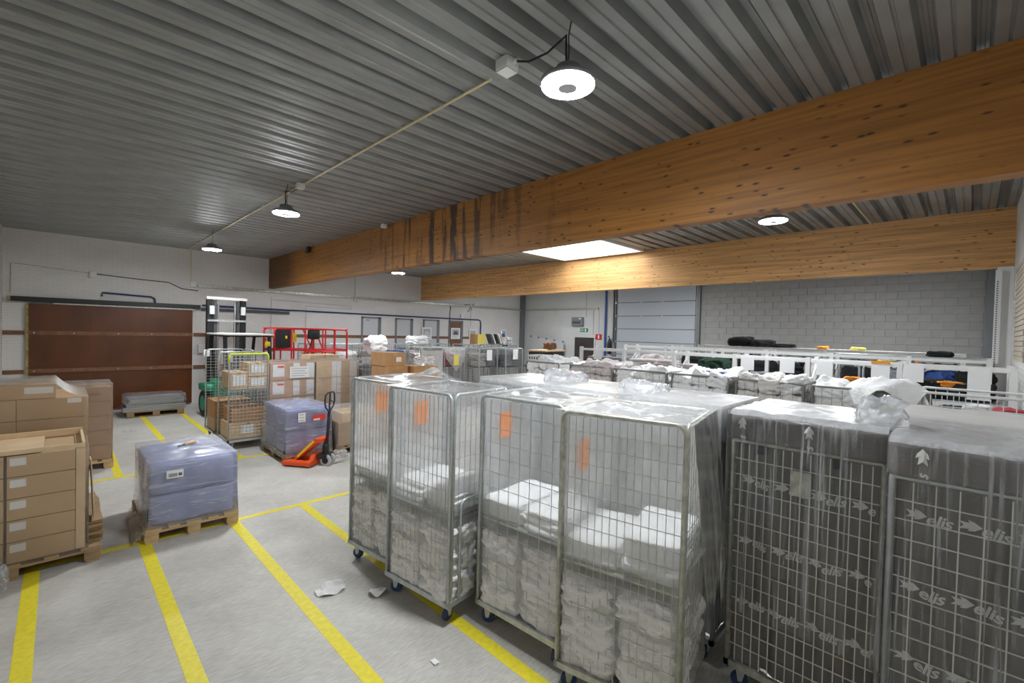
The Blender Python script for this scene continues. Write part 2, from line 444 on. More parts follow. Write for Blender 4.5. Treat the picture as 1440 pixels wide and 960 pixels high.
def link(name, data, loc=(0, 0, 0), rz=0.0, parent=None):
    o = bpy.data.objects.new(name, data); COL.objects.link(o)
    o.location = loc; o.rotation_euler = (0, 0, rz)
    if parent: o.parent = parent
    return o
def tag(o, label, cat, group=None):
    o['label'] = label; o['category'] = cat
    if group: o['group'] = group
    return o
def thing(name, label, cat, loc=(0, 0, 0), rz=0.0, group=None):
    return tag(link(name, None, loc, rz), label, cat, group)
def part(name, b, m, parent=None, loc=(0, 0, 0), rz=0.0, smooth=False):
    me = b.mesh(name, smooth) if isinstance(b, B) else b
    if not me.materials: me.materials.append(MATS[m])
    return link(name, me, loc, rz, parent)
def single(name, b, m, label, cat, loc=(0, 0, 0), rz=0.0, group=None, smooth=False):
    return tag(part(name, b, m, None, loc, rz, smooth), label, cat, group)
def struct(name, b, m, label=None, parent=None, smooth=False):
    o = part(name, b, m, parent, smooth=smooth)
    if parent is None:
        o['kind'] = 'structure'
        if label: o['label'] = label
    return o
CACHE = {}
def cached(key, fn):
    if key not in CACHE: CACHE[key] = fn()
    return CACHE[key]
def cmesh(key, fn, m, smooth=False):
    def mk():
        me = fn().mesh(key[0] if isinstance(key, tuple) else key, smooth); me.materials.append(MATS[m]); return me
    return cached((key, m), mk)

# ------------------------------------------------------------------ THE ROOM
XL, XR, YN, YF, ZC = -0.95, 16.72, -0.44, 16.1, 4.5
fl = struct('floor', B().mm((XL - .3, YN - .3, -0.2), (XR + .3, YF + .3, 0)), 'concrete', 'worn grey concrete floor with yellow lane markings')
def line(x0, y0, x1, y1):
    part('yellow_line', B().mm((x0, y0, 0.0), (x1, y1, 0.002)), 'yellow_paint', fl)
LW = 0.105
for x in (-0.17, 0.65, 1.48, 2.28):
    line(x - LW / 2, 0.2 if x > 0 else 1.0, x + LW / 2, 6.10)
    if x > 0: line(x - LW / 2, 9.02, x + LW / 2, 15.9)
line(-0.9, 6.10, 3.4, 6.19); line(-0.9, 8.93, 3.4, 9.02)

ceil = struct('ceiling', B().mm((XL - .3, YN - .3, 4.62), (4.9, YF + .3, 4.75)).mm((4.9, YN - .3, 4.62), (7.9, YF + .3, 4.75))
              .mm((7.9, YN - .3, 4.62), (10.5, 5.95, 4.75)).mm((7.9, 8.47, 4.62), (10.5, YF + .3, 4.75)).mm((10.5, YN - .3, 4.62), (XR + .3, YF + .3, 4.75)),
              'roof', 'corrugated galvanised steel deck ceiling')
def deck_mesh(x0, x1):
    prof = []
    for k in range(3):
        y = k * 0.28
        prof += [(y, 0), (y + .068, 0), (y + .075, .012), (y + .087, .012), (y + .094, 0), (y + .162, 0), (y + .186, .085), (y + .206, .085), (y + .210, .078), (y + .232, .078), (y + .236, .085), (y + .256, .085)]
    prof.append((0.84, 0))
    b = B()
    for y, z in prof:
        b.v.append((x0, y, z)); b.v.append((x1, y, z))
    for i in range(len(prof) - 1):
        b.f.append((2 * i, 2 * i + 1, 2 * i + 3, 2 * i + 2))
    return b
for bx0, bx1 in ((XL, 4.91), (4.91, 10.72), (10.72, XR)):
    for k in range(21):
        y = -0.77 + 0.84 * k
        spans = [(bx0, bx1)]
        if bx0 == 4.91 and k in (8, 9, 10): spans = [(4.91, 7.9), (10.5, 10.72)]
        for a, c in spans:
            me = cmesh(('deck_sheet', a, c), lambda: deck_mesh(a, c), 'deck')
            part('deck_sheet', me, 'deck', ceil, (0, y, ZC))

struct('wall_left', B().mm((XL - .3, YF, 0), (XR + .3, YF + .25, 4.66)), 'painted_brick', 'white painted brick wall behind the red sliding door')
struct('wall_front', B().mm((XL - .25, YN - .25, 0), (XL, YF, 4.66)), 'painted_brick_right', 'white painted wall beside the cardboard stacks')
wr = struct('wall_right', B().mm((XL, YN - .25, 0), (XR + .3, YN, 4.66)), 'painted_brick_right', 'white painted brick wall beside the shelving')
part('joint_bed', B().mm((8.0, YN - .02, 2.12), (9.95, YN + .004, 3.42)), 'mortar', wr)
br_me = cmesh(('brick', 1), lambda: B().box((0, 0, 0), (.208, .024, .054)), 'raw_brick')
for r in range(20):
    x = 8.0 + .104 + (.11 if r % 2 else 0)
    while x < 9.86 - .05 * (r % 3):
        part('brick', br_me, 'raw_brick', wr, (x, YN + .002, 2.15 + r * .0655)); x += .22
wb = struct('wall_back', B().mm((XR + .02, YN, 0), (XR + .25, 7.05, 4.66)).mm((XR, 7.05, 0), (XR + .25, YF, 4.66)).mm((XR, YN, 0), (XR + .02, 7.05, 1.62)),
            'plaster', 'wall with pale plaster and a field of grey concrete blocks')
part('joint_bed', B().mm((XR + .012, YN, 1.62), (XR + .03, 7.05, 4.5)), 'mortar', wb)
bm_full = cmesh(('block', 1), lambda: B().box((0, 0, 0), (0.03, 0.477, 0.2045)), 'block')
row = 0; z = 1.725
while z < 4.5:
    y = YN + (0.0 if row % 2 else -0.2425)
    while y < 7.05:
        a, c = max(y + .004, YN), min(y + .481, 7.05)
        if c - a > 0.4:
            part('block', bm_full, 'block', wb, (XR + .005, (a + c) / 2, z))
        elif c - a > 0.03:
            me = cmesh(('block', round(c - a, 3)), lambda: B().box((0, 0, 0), (0.03, c - a, 0.2045)), 'block')
            part('block', me, 'block', wb, (XR + .005, (a + c) / 2, z))
        y += 0.485
    z += 0.2125; row += 1

# glued laminated beams
def beam(name, x, m, label):
    o = struct(name, B().mm((x, YN, 3.555), (x + .18, YF, ZC)), m, label)
    return o
beam('trim_1', 4.82, 'beam_stained', 'deep glued timber beam with dark water stains')
beam('trim_2', 10.62, 'beam_clean', 'paler glued timber beam lit by the skylight')
struct('trim_3', B().mm((10.55, YN, 0), (11.0, -0.26, 3.555)), 'white_paint', 'white pilaster carrying the paler timber beam')

# skylight
sk = struct('window_1', B().mm((7.88, 5.93, 4.46), (10.52, 5.99, 4.95)), 'skylight_curb', 'square roof skylight with white curb and pyramid dome')
part('curb_board', B().mm((7.88, 8.43, 4.46), (10.52, 8.49, 4.95)), 'skylight_curb', sk)
part('curb_board', B().mm((7.88, 5.99, 4.46), (7.94, 8.43, 4.95)), 'skylight_curb', sk)
part('curb_board', B().mm((10.46, 5.99, 4.46), (10.52, 8.43, 4.95)), 'skylight_curb', sk)
ap = (9.2, 7.21, 5.45); cs = [(7.86, 5.91, 4.95), (10.54, 5.91, 4.95), (10.54, 8.51, 4.95), (7.86, 8.51, 4.95)]
for i in range(4):
    b = B(); p, q = cs[i], cs[(i + 1) % 4]
    b.v = [p, q, ap, (p[0], p[1], p[2] + .02), (q[0], q[1], q[2] + .02), (ap[0], ap[1], ap[2] + .02)]
    b.f = [(2, 1, 0), (3, 4, 5), (0, 1, 4, 3), (1, 2, 5, 4), (2, 0, 3, 5)]
    part('pane', b, 'sky_pane', sk)
    part('glazing_bar', B().bar((p[0], p[1], p[2] - .01), (ap[0], ap[1], ap[2] - .01), .05, .03), 'white_paint', sk)

# ------------------------------------------------------------------ LAMPS and ceiling wiring
def lamp(x, y, label):
    t = thing('high_bay_lamp', label, 'lamp', (x, y, 4.05), 0, 'round LED lamps under the deck')
    part('housing', cmesh('housing', lambda: B().lathe([(.06, .13), (.085, .125), (.10, .075), (.165, .05), (.19, .035), (.19, .004), (.06, .002)], 28), 'lamp_body', True), 'lamp_body', t)
    part('lens', cmesh('lens', lambda: B().lathe([(.182, .004), (.182, -.006), (.076, -.008), (.076, .004)], 28), 'lamp_lens'), 'lamp_lens', t)
    part('sensor_cap', cmesh('sensor_cap', lambda: B().lathe([(.082, .004), (.082, -.014), (.062, -.022), (.01, -.024)], 20), 'lamp_cap'), 'lamp_cap', t)
    part('hanger', cmesh('hanger', lambda: B().tube([(.0, 0, .12), (-.02, 0, .155), (0, 0, .18), (.02, 0, .155), (0, 0, .12)], .005, 6).tube([(0, 0, .17), (0.015, .01, .26), (-.005, 0, .34), (.02, .0, .45)], .005, 6), 'black_metal'), 'black_metal', t)
lamp(2.5, 2.03, 'large bright LED lamp hanging on a black cord beside the junction box')
lamp(2.45, 7.42, 'LED lamp hanging above the pale blue pallet, second along the cream conduit')
lamp(2.48, 12.33, 'LED lamp hanging near the red sliding door at the conduit end')
lamp(7.36, 12.42, 'LED lamp hanging between the beams near the brick wall')
lamp(7.41, 2.10, 'LED lamp hanging above the laundry cages by the cream cross conduit')
for yy in (2.1, 7.4, 12.4):
    lamp(13.6, yy, 'LED lamp hidden behind the paler timber beam')

single('conduit', B().tube([(2.6, 2.95, 4.475), (2.6, 15.66, 4.475), (2.72, 16.07, 4.44), (2.72, 16.07, 3.62)], .012, 7), 'cream_pipe',
       'cream electrical conduit running along the steel deck between lamps', 'conduit')
single('conduit', B().tube([(8.2, 1.36, 4.47), (10.6, 1.36, 4.47)], .014, 7), 'cream_pipe', 'short cream conduit crossing the deck to the paler beam', 'conduit')
for (x, y, s, lb) in ((2.53, 2.68, .11, 'white junction box feeding the large bright lamp'), (2.58, 7.22, .09, 'small white junction box on the conduit above the pale blue pallet')):
    t = thing('junction_box', lb, 'junction box', (x, y, 4.5), 0.0)
    part('body', B().rbox((s / 1.6, s / 1.6, s / 2.4), .012, 4, c=(0, 0, -s / 2.4)), 'white_plastic', t)
    part('lid', B().box((0, 0, -s / 1.2 - .004), (s * 1.1, s * 1.1, .012)), 'white_paint', t)
    part('cable_gland', B().lathe([(.016, -.03), (.016, .03)], 10, 'y', (0, -s / 1.6 - .02, -s / 2.4)), 'white_plastic', t)
single('lamp_cord', B().tube([(2.53, 2.58, 4.45), (2.54, 2.45, 4.40), (2.58, 2.3, 4.42), (2.6, 2.2, 4.47), (2.59, 2.13, 4.48), (2.58, 2.12, 4.40), (2.54, 2.08, 4.25), (2.52, 2.05, 4.16)], .008, 7), 'black_rubber',
       'black cord looping from junction box to the large bright lamp', 'cord', smooth=True)
single('lamp_cord', B().tube([(2.58, 7.25, 4.44), (2.55, 7.5, 4.42), (2.5, 7.62, 4.45), (2.46, 7.5, 4.35), (2.45, 7.44, 4.16)], .007, 7), 'black_rubber',
       'black cord feeding the lamp above the pale blue pallet', 'cord', smooth=True)
for i in range(14):
    y = 7.9 + i * .56
    single('conduit_clip', B().box((2.6, y, 4.485), (.05, .03, .03)), 'galv', 'metal clip holding the cream conduit to the steel deck', 'clip', group='conduit clips on the deck')
single('sensor', B().rbox((.05, .05, .04), .012, 3, c=(4.74, 8.6, 4.45)), 'white_plastic', 'small white sensor at the top of the stained beam', 'sensor')
single('camera_bracket', B().box((4.74, 12.6, 4.42), (.08, .12, .12)).box((4.7, 12.55, 4.34), (.06, .2, .06)), 'black_metal', 'small black bracket at the top of the stained beam near the brick wall', 'bracket')

# ------------------------------------------------------------------ BRICK WALL fittings (plane Y = 16.1)
W = YF
d = thing('door_1', 'dark red-brown plywood sliding door with two timber battens', 'door', (1.12, W - .05, 0))
d['kind'] = 'structure'
for i in range(3):
    part('door_leaf', B().mm((-1.64 + i * 1.0935, -.05, 0.04), (-.548 + i * 1.0935, 0.03, 2.74)), 'red_ply', d)
for z in (2.03, 1.1):
    bt = part('batten', B().mm((-1.64, -.08, z - .05), (1.64, -.05, z + .05)), 'brown_wood', d)
    for x in (-1.55, -.85, .0, .7, 1.5):
        part('bolt', B().lathe([(.014, 0), (.014, -.012)], 8, 'y', (x, -.08, z)), 'chrome', bt)
part('edge_strip', B().mm((-1.685, -.04, 0.04), (-1.64, .03, 2.7)), 'foam_yellow', d)
t = thing('door_track', 'long black sliding-door track above the red-brown door', 'track', (0, W, 2.84))
part('rail', B().mm((-.82, -.12, -.06), (2.95, 0, .06)), 'black_metal', t)
part('guide', B().mm((-.1, -.15, -.10), (2.8, -.12, -.07)), 'galv_old', t)
part('end_cap', B().mm((-.86, -.12, -.06), (-.82, 0, .06)), 'foam_yellow', t)
single('door_track', B().mm((2.98, W - .06, 2.74), (5.45, W, 2.83)), 'dark_grey', 'dark steel rail on the brick wall behind the forklift mast', 'track')
for z in (2.03, 1.08):
    for x0, x1, lb in ((XL, -.6, 'beside the yellow door edge'), (2.8, 7.45, 'behind the forklift and red lift'), (7.5, 13.95, 'running under the whiteboards')):
        single('timber_rail', B().mm((x0, W - .03, z - .05), (x1, W, z + .05)), 'brown_wood', ('upper' if z > 1.5 else 'lower') + ' brown timber rail on brick wall ' + lb, 'rail')
single('water_pipe', B().tube([(.8, W - .06, 3.0), (.8, W - .06, 3.1), (1.8, W - .06, 3.06), (1.88, W - .06, 3.02), (1.9, W - .06, 2.9)], .022, 8), 'blue_pipe', 'short dark blue pipe bent above the sliding-door track', 'pipe')
single('water_pipe', B().tube([(3.0, W - .08, 2.90), (5.4, W - .05, 2.88), (13.75, W - .05, 2.86), (13.85, W - .05, 2.82), (13.88, W - .05, 2.7), (13.88, W - .05, 1.0)], .025, 8), 'blue_pipe', 'long dark blue pipe along brick wall above the whiteboards', 'pipe')
single('cable_tray', B().mm((2.9, W - .08, 3.42), (16.5, W - .025, 3.50)), 'galv_old', 'grey cable tray along the brick wall under the beam ends', 'tray')
def wire(pts, r, m, label):
    single('wall_cable', B().tube(pts, r, 5), m, label, 'cable')
wy = W - .012
wire([(-.82, wy, 2.98), (-.82, wy, 3.68), (-.7, wy, 3.68), (.6, wy, 3.58)], .009, 'galv_old', 'thin grey cable along the brick wall above the door track')
wire([(.6, wy, 3.58), (1.6, wy, 3.52), (2.2, wy, 3.5), (2.5, wy, 3.35), (2.9, wy, 3.32)], .012, 'dark_grey', 'dark sagging cable on the brick wall ending at the cable tray')
wire([(2.72, wy, 3.62), (2.75, wy, 3.45), (2.95, wy, 3.45)], .01, 'galv_old', 'short cable dropping from conduit to the cable tray')
wire([(4.95, wy, 3.2), (7.6, wy, 3.14), (7.6, wy, 3.02), (6.0, wy, 3.05), (6.0, wy, 1.5)], .008, 'ink_grey', 'thin grey conduit looping down behind the red lift')
wire([(4.9, wy, 3.28), (4.9, wy, 1.6)], .007, 'ink_grey', 'thin vertical grey conduit beside the steel rail end')
wire([(7.75, wy, 4.2), (7.75, wy, 3.5), (7.7, wy, 3.35), (7.85, wy, 3.3), (7.8, wy, 3.5)], .012, 'ink_grey', 'grey cable hanging from the deck to a looped coil above whiteboards')
wire([(12.0, wy, 3.45), (12.15, wy, 3.4), (12.1, wy, 2.9), (12.2, wy, 2.5), (12.1, wy, 2.3), (12.25, wy, 2.1)], .02, 'dark_grey', 'thick dark cable dangling beside the brown pinboard')
wire([(12.9, wy, 3.5), (13.2, wy, 3.55), (13.35, wy, 3.3), (13.1, wy, 3.2), (13.3, wy, 3.45), (13.5, wy, 3.6)], .015, 'dark_grey', 'tangled dark cable coil under the paler beam end')
wire([(13.3, wy, 3.3), (13.3, wy, 2.6)], .008, 'ink_grey', 'thin grey cable dropping to a hook by the blue pipe end')
for x, z, lb in ((.62, 3.55, 'small white junction box on brick wall above the sliding door'), (2.78, 3.5, 'small white junction box at the cable tray start'), (12.75, 3.0, 'small grey switch box above the brown pinboard')):
    single('switch_box', B().rbox((.07, .04, .08), .012, 3, c=(x, W - .04, z)), 'white_plastic', lb, 'switch box')
# white boards with grey frames
for x0, x1, kind, lb in ((8.02, 8.82, 0, 'grey-framed whiteboard with a dark heading on brick wall'), (9.45, 10.25, 1, 'grey-framed plain whiteboard on brick wall'),
                         (10.75, 11.56, 1, 'grey-framed whiteboard with a poster stuck on its corner'), (12.07, 12.85, 2, 'brown pinboard holding a poster with a dark car picture')):
    t = thing('notice_board', lb, 'board', ((x0 + x1) / 2, W, 2.2))
    h = (x1 - x0) / 2
    part('panel', B().mm((-h + .06, -.02, -.6), (h - .06, 0, .52)), 'board_grey' if kind < 2 else 'brown_wood', t)
    for a, c in (((-h, -.04, -.64), (-h + .06, 0, .58)), ((h - .12, -.04, -.64), (h, 0, .58)), ((-h, -.04, .52), (h, 0, .58)), ((-h, -.04, -.64), (h, 0, -.6))):
        part('frame_bar', B().mm(a, c), 'steel_grey', t)
    if kind == 0:
        part('heading', B().mm((-.22, -.024, .44), (-.08, -.02, .465)), 'ink', t)
def poster(x0, x1, z0, z1, lb, accent):
    t = thing('poster', lb, 'poster', ((x0 + x1) / 2, W - .045, (z0 + z1) / 2))
    hw, hh = (x1 - x0) / 2, (z1 - z0) / 2
    part('sheet', B().mm((-hw, -.006, -hh), (hw, 0, hh)), 'paper', t)
    part('picture', B().mm((-hw * .7, -.009, -hh * .25), (hw * .7, -.006, hh * .75)), 'ink_grey', t)
    part('picture_subject', B().prism([(-hw * .5, -.03), (-hw * .3, .1), (hw * .3, .1), (hw * .5, 0), (hw * .5, -.06), (-hw * .5, -.06)], -.012, -.009, 'y'), accent, t)
    for k in range(3):
        part('text_line', B().mm((-hw * .7, -.008, -hh * .45 - k * .05), (hw * (.6 - .3 * (k % 2)), -.006, -hh * .45 - k * .05 + .018)), 'ink_grey', t)
poster(10.67, 11.16, 1.93, 2.45, 'white poster with a pale rounded picture on the whiteboard corner', 'linen_beige')
poster(12.17, 12.68, 1.97, 2.46, 'white poster with a dark picture pinned on the brown board', 'ink')
poster(13.2, 13.64, 1.95, 2.42, 'small pale poster beside the end of the blue pipe', 'ink_grey')
poster(15.1, 15.55, 1.86, 2.46, 'narrow poster with a blue figure near the room corner', 'cloth_blue')
single('coat_rail', B().mm((14.9, W - .05, 1.86), (15.9, W, 1.94)).mm((15.3, W - .1, 1.62), (15.6, W - .02, 1.86)), 'black_metal', 'black coat rail on the brick wall near the room corner', 'rail')
single('wall_socket', B().rbox((.12, .06, .13), .02, 3, c=(3.02, W - .06, 1.62)), 'white_plastic', 'white wall socket box beside the forklift mast', 'socket')

# ------------------------------------------------------------------ BACK WALL fittings (plane X = 16.72)
struct('trim_4', B().mm((16.55, 15.93, 0), (16.72, 16.1, 4.5)).mm((16.5, 15.90, 0), (16.55, 16.1, 4.5)), 'steel_grey', 'grey steel corner column')
single('drain_pipe', B().tube([(16.66, 11.1, 0), (16.66, 11.1, 4.5)], .045, 10), 'blue_paint', 'dark blue vertical pipe between the fire sign and roller door', 'pipe')
single('cable_tray', B().mm((16.66, 11.5, 3.42), (16.72, 15.9, 3.50)), 'galv_old', 'grey cable tray along the plaster wall above the grey cabinet', 'tray')
single('wall_cable', B().tube([(16.70, 12.15, 4.4), (16.70, 12.15, 3.1)], .01, 5), 'ink_grey', 'thin grey cable dropping to the grey cabinet', 'cable')
for y, lb in ((11.75, 'left'), (11.45, 'right')):
    single('wall_cable', B().tube([(16.70, y, 3.45), (16.70, y, 2.3)], .008, 5), 'ink_grey', 'thin vertical cable above the red fire sign, ' + ('nearer the dark doorway' if y > 11.6 else 'nearer the blue pipe'), 'cable')
t = thing('distribution_cabinet', 'grey distribution cabinet with black slot on plaster wall', 'cabinet', (XR, 12.58, 2.885))
part('body', B().rbox((.07, .305, .205), .02, 3, c=(-.07, 0, 0)), 'cabinet_grey', t)
part('door_panel', B().mm((-.15, -.25, -.10), (-.14, .25, .06)), 'steel_grey', t)
part('slot', B().mm((-.155, -.19, -.06), (-.15, .21, -.02)), 'black_metal', t)
part('sticker', B().mm((-.145, -.22, .10), (-.14, -.12, .16)), 'paper', t)
t = thing('exit_sign', 'green emergency exit sign with running figure under grey cabinet', 'sign', (XR, 12.25, 2.505))
part('plate', B().rbox((.015, .215, .085), .012, 3, c=(-.015, 0, 0)), 'exit_green', t)
part('running_figure', B().lathe([(.018, -.002), (.018, .002)], 10, 'x', (-.033, .06, .045)).bar((-.033, .06, .025), (-.033, .045, -.02), .03, .004).bar((-.033, .045, -.02), (-.033, .09, -.05), .018, .004)
     .bar((-.033, .045, -.02), (-.033, .0, -.05), .018, .004).bar((-.033, .06, .02), (-.033, .1, .0), .014, .004), 'white_print', t)
part('arrow', B().prism([(.11, 0), (.15, .03), (.15, .01), (.19, .01), (.19, -.01), (.15, -.01), (.15, -.03)], -.035, -.030, 'x'), 'white_print', t)
part('doorway_symbol', B().mm((-.034, -.13, -.055), (-.03, -.05, .055)), 'white_print', t)
t = thing('fire_sign', 'red fire extinguisher sign beside the dark doorway', 'sign', (XR, 11.46, 2.22))
part('plate', B().mm((-.02, -.16, -.12), (0, .16, .12)), 'sign_red', t)
part('extinguisher_symbol', B().prism([(-.03, -.08), (.03, -.08), (.03, .03), (.015, .06), (.04, .085), (-.02, .085), (-.03, .03)], -.024, -.02, 'x'), 'white_print', t)
d = struct('door_2', B().mm((XR - .03, 11.68, 0), (XR - .005, 12.74, 2.18)), 'dark_door', 'dark open doorway under the exit sign')  # flat dark slab stands in for the shade inside the opening
for a, c in (((XR - .05, 12.74, 0), (XR, 12.80, 2.24)), ((XR - .05, 11.62, 0), (XR, 11.68, 2.24)), ((XR - .05, 11.68, 2.18), (XR, 12.74, 2.24))):
    part('door_frame', B().mm(a, c), 'plaster', d)
# sectional door
d = thing('door_3', 'grey sectional overhead door made of wide panels', 'door', (XR, 8.86, 0)); d['kind'] = 'structure'
zz = [0, .48, 1.0, 1.53, 2.06, 2.59, 3.12, 3.67, 4.4]
for a, c in zip(zz[:-1], zz[1:]):
    part('panel', B().mm((-.06, -1.65, a + .012), (-.01, 1.65, c - .012)), 'door_panel', d)
    part('joint_strip', B().mm((-.055, -1.65, c - .012), (-.02, 1.65, c + .012)), 'dark_grey', d)
    for y in (-1.72, 1.72):
        part('hinge', B().box((-.09, y, c), (.05, .06, .09)), 'galv', d)
for y in (-.35, .55):
    for z in (3.12, 3.67):
        part('hinge', B().box((-.07, y, z), (.03, .05, .07)), 'galv', d)
for y in (-1.78, 1.78):
    part('track', B().mm((-.12, y - .06, 0), (-.01, y + .06, 4.45)), 'steel_grey', d)
single('spring_cable', B().tube([(16.55, 10.75, 4.45), (16.56, 10.66, 4.3), (16.58, 10.64, 4.0), (16.6, 10.63, 2.0)], .02, 7), 'black_rubber', 'black cable curving beside the sectional door track', 'cable')
struct('trim_5', B().mm((16.5, -0.38, 0), (16.7, -0.22, 4.45)).bar((16.5, -.3, 4.2), (16.5, .1, 4.45), .06, .05), 'steel_grey', 'grey steel post at the end of the block wall')
# leaning projection panel with bolts
t = thing('leaning_panel', 'pale rectangular panel with black clips leaning on plaster wall', 'panel', (16.5, 14.25, 0))
part('sheet', B().prism([(-1.0, .9), (1.0, .9), (1.03, 2.18), (-1.03, 1.97)], -.03, 0, 'x'), 'board_grey', t)
part('support', B().mm((-.05, -.9, 0), (.02, .9, .92)), 'galv', t)
for k in range(5):
    y = 1.0 - k * .5
    part('clip', B().box((-.045, y, 2.165 - .0525 * k * 1.0), (.03, .07, .07)), 'ink', t)

# ------------------------------------------------------------------ ROLL CAGES
def arch(w, z0, z1, r, x=0.0, n=5):
    """inverted-U polyline in the YZ plane with rounded top corners"""
    pts = [(x, -w / 2, z0), (x, -w / 2, z1 - r)]
    for i in range(1, n + 1):
        a = PI - PI / 2 * i / n
        pts.append((x, -w / 2 + r + r * math.cos(a), z1 - r + r * math.sin(a)))
    for i in range(1, n + 1):
        a = PI / 2 - PI / 2 * i / n
        pts.append((x, w / 2 - r + r * math.cos(a), z1 - r + r * math.sin(a)))
    pts.append((x, w / 2, z0))
    return pts
def panel_wires(w, z0, z1, pv, ph, t):
    b = B()
    n = max(1, round(w / pv))
    for i in range(1, n):
        y = -w / 2 + w * i / n
        b.bar((0, y, z0), (0, y, z1), t, t)
    n = max(1, round((z1 - z0) / ph))
    for i in range(1, n):
        z = z0 + (z1 - z0) * i / n
        b.bar((.004, -w / 2, z), (.004, w / 2, z), t, t)
    return b
def roll_cage(label, loc, rz=0.0, w=.80, d=.72, h=1.83, pv=.05, ph=.11, spv=.06, sph=.12, shelf=None, frame='galv', wires='galv', group=None,
              open_front=False, square=False, top_paint=None, wt=.0036, castors=True, gates=(1, 1), half=None):
    t = thing('roll_cage', label, 'roll cage', loc, rz, group)
    z0 = .17
    key = (w, d, h, pv, ph, spv, sph, square, wt)
    part('base_frame', cmesh(('base_frame', w, d), lambda: B().mm((-d / 2, -w / 2, .15), (-d / 2 + .03, w / 2, .19)).mm((d / 2 - .03, -w / 2, .15), (d / 2, w / 2, .19))
         .mm((-d / 2, -w / 2, .15), (d / 2, -w / 2 + .03, .19)).mm((-d / 2, w / 2 - .03, .15), (d / 2, w / 2, .19)).mm((-d / 2 + .03, -w / 2 + .03, .172), (d / 2 - .03, w / 2 - .03, .180)), frame), frame, t)
    if castors:
        for sx in (-1, 1):
            for sy in (-1, 1):
                c = part('castor', cmesh('castor', lambda: B().box((0, 0, .143), (.09, .09, .012)).prism([(-.03, .14), (.035, .14), (.02, .05), (-.005, .05)], -.03, -.024, 'x').prism([(-.03, .14), (.035, .14), (.02, .05), (-.005, .05)], .024, .03, 'x').bar((-.03, .005, .055), (.03, .005, .055), .014, .014), 'galv'),
                         'galv', t, (sx * (d / 2 - .075), sy * (w / 2 - .085), 0), rz=.5 * sx + sy)
                part('wheel', cmesh('wheel', lambda: B().lathe([(.02, -.018), (.048, -.016), (.053, -.008), (.053, .008), (.048, .016), (.02, .018)], 18, 'x', (0, .006, .053)), 'castor_blue'), 'castor_blue', c)
    def frame_mesh(ww):
        return lambda: B().tube(arch(ww - .03, z0, h, .015 if square else .06), .0135, 8)
    if not open_front:
        zt = h - .02 if half is None else half
        fp = part('front_panel', cmesh(('front_frame', w, h, square), frame_mesh(w), frame, True), frame, t, (-d / 2 + .014, 0, 0))
        part('wire_mesh', cmesh(('wire_mesh', w, h, pv, ph, wt, half), lambda: panel_wires(w - .03, .2, zt, pv, ph, wt), wires), wires, fp)
        if half is not None:
            part('top_bar', cmesh(('top_bar', w, half), lambda: B().tube([(0, -w / 2 + .02, half), (0, w / 2 - .02, half)], .012, 7), frame), frame, fp)
    bp = part('back_panel', cmesh(('front_frame', w, h, square), frame_mesh(w), frame, True), frame, t, (d / 2 - .014, 0, 0))
    part('wire_mesh', cmesh(('wire_mesh', w, h, spv * 1.5, sph, wt), lambda: panel_wires(w - .03, .2, h - .02, spv * 1.5, sph, wt), wires), wires, bp)
    for k, sy in enumerate((-1, 1)):
        if not gates[k]: continue
        sp = part('side_panel', cmesh(('side_frame', d, h, square), frame_mesh(d - .06), frame, True), frame, t, (0, sy * (w / 2 - .014), 0), PI / 2)
        part('wire_mesh', cmesh(('wire_mesh', d, h, spv, sph, wt), lambda: panel_wires(d - .09, .2, h - .02, spv, sph, wt), wires), wires, sp)
    if top_paint:
        pts = [p for p in arch(w - .03, h - .16, h, .06)]
        part('painted_top', B().tube(pts, .0165, 8), top_paint, t, (-d / 2 + .014, 0, 0), smooth=True)
    if shelf:
        part('shelf', cmesh(('shelf', w, d), lambda: B().mm((-d / 2 + .03, -w / 2 + .03, -.012), (d / 2 - .03, w / 2 - .03, 0)), frame), frame, t, (0, 0, shelf))
    return t

def nz(v, s=1.0):
    return noise.noise(Vector(v) * s)
def ridge(v, s):
    return 1 - 2 * abs(noise.noise(Vector(v) * s))
def lump_mesh(seed):
    def disp(p, n):
        q = p + Vector((seed * 7.3, seed * 3.1, seed * 5.7))
        tw = .05 * nz((q.x, q.y, q.z), 7)
        a = .024 * ridge((q.x * .7 + tw, q.y * .7, q.z * 2.4 + tw), 5.5) + .018 * ridge((q.x, q.y + tw, q.z * 2.2 + tw), 9.0) + .008 * ridge((q.x, q.y, q.z * 2.0), 20.0) - .02
        side = Vector((nz((q.x + 3, q.y, q.z), 5), nz((q.x, q.y + 9, q.z), 5), nz((q.x, q.y, q.z + 5), 5))) * .018
        return n * a + side
    return lambda: B().rbox((.19, .19, .1), .06, 20, disp)
def fold_mesh(seed):
    def disp(p, n):
        q = p + Vector((seed * 4.3, seed * 9.1, seed))
        up = max(0.0, n.z)
        return Vector((n.x * .012 * nz((q.x, q.y, q.z * 9), 6), n.y * .012 * nz((q.x, q.y, q.z * 9), 6), .006 * nz((q.x * 2, q.y * 2, 0), 4) - .01 * up * abs(n.x)))
    return lambda: B().rbox((.17, .17, .028), .027, 10, disp)
def lump(name, label, cat, m, c, size, rz=0.0, seed=0, group=None, tilt=(0, 0)):
    k = seed % 7
    me = cmesh(('crumpled_linen', k), lump_mesh(k), m, True)
    o = part(name, me, m, None, c, rz)
    o.scale = (size[0] / .38, size[1] / .38, size[2] / .2); o.rotation_euler = (tilt[0], tilt[1], rz)
    return tag(o, label, cat, group)
def folded(label, m, c, size, rz=0.0, seed=0, group=None, cat='linen', name='folded_sheet'):
    k = seed % 5
    me = cmesh(('folded_linen', k), fold_mesh(k), m, True)
    o = part(name, me, m, None, c, rz)
    o.scale = (size[0] / .34, size[1] / .34, size[2] / .056)
    return tag(o, label, cat, group)

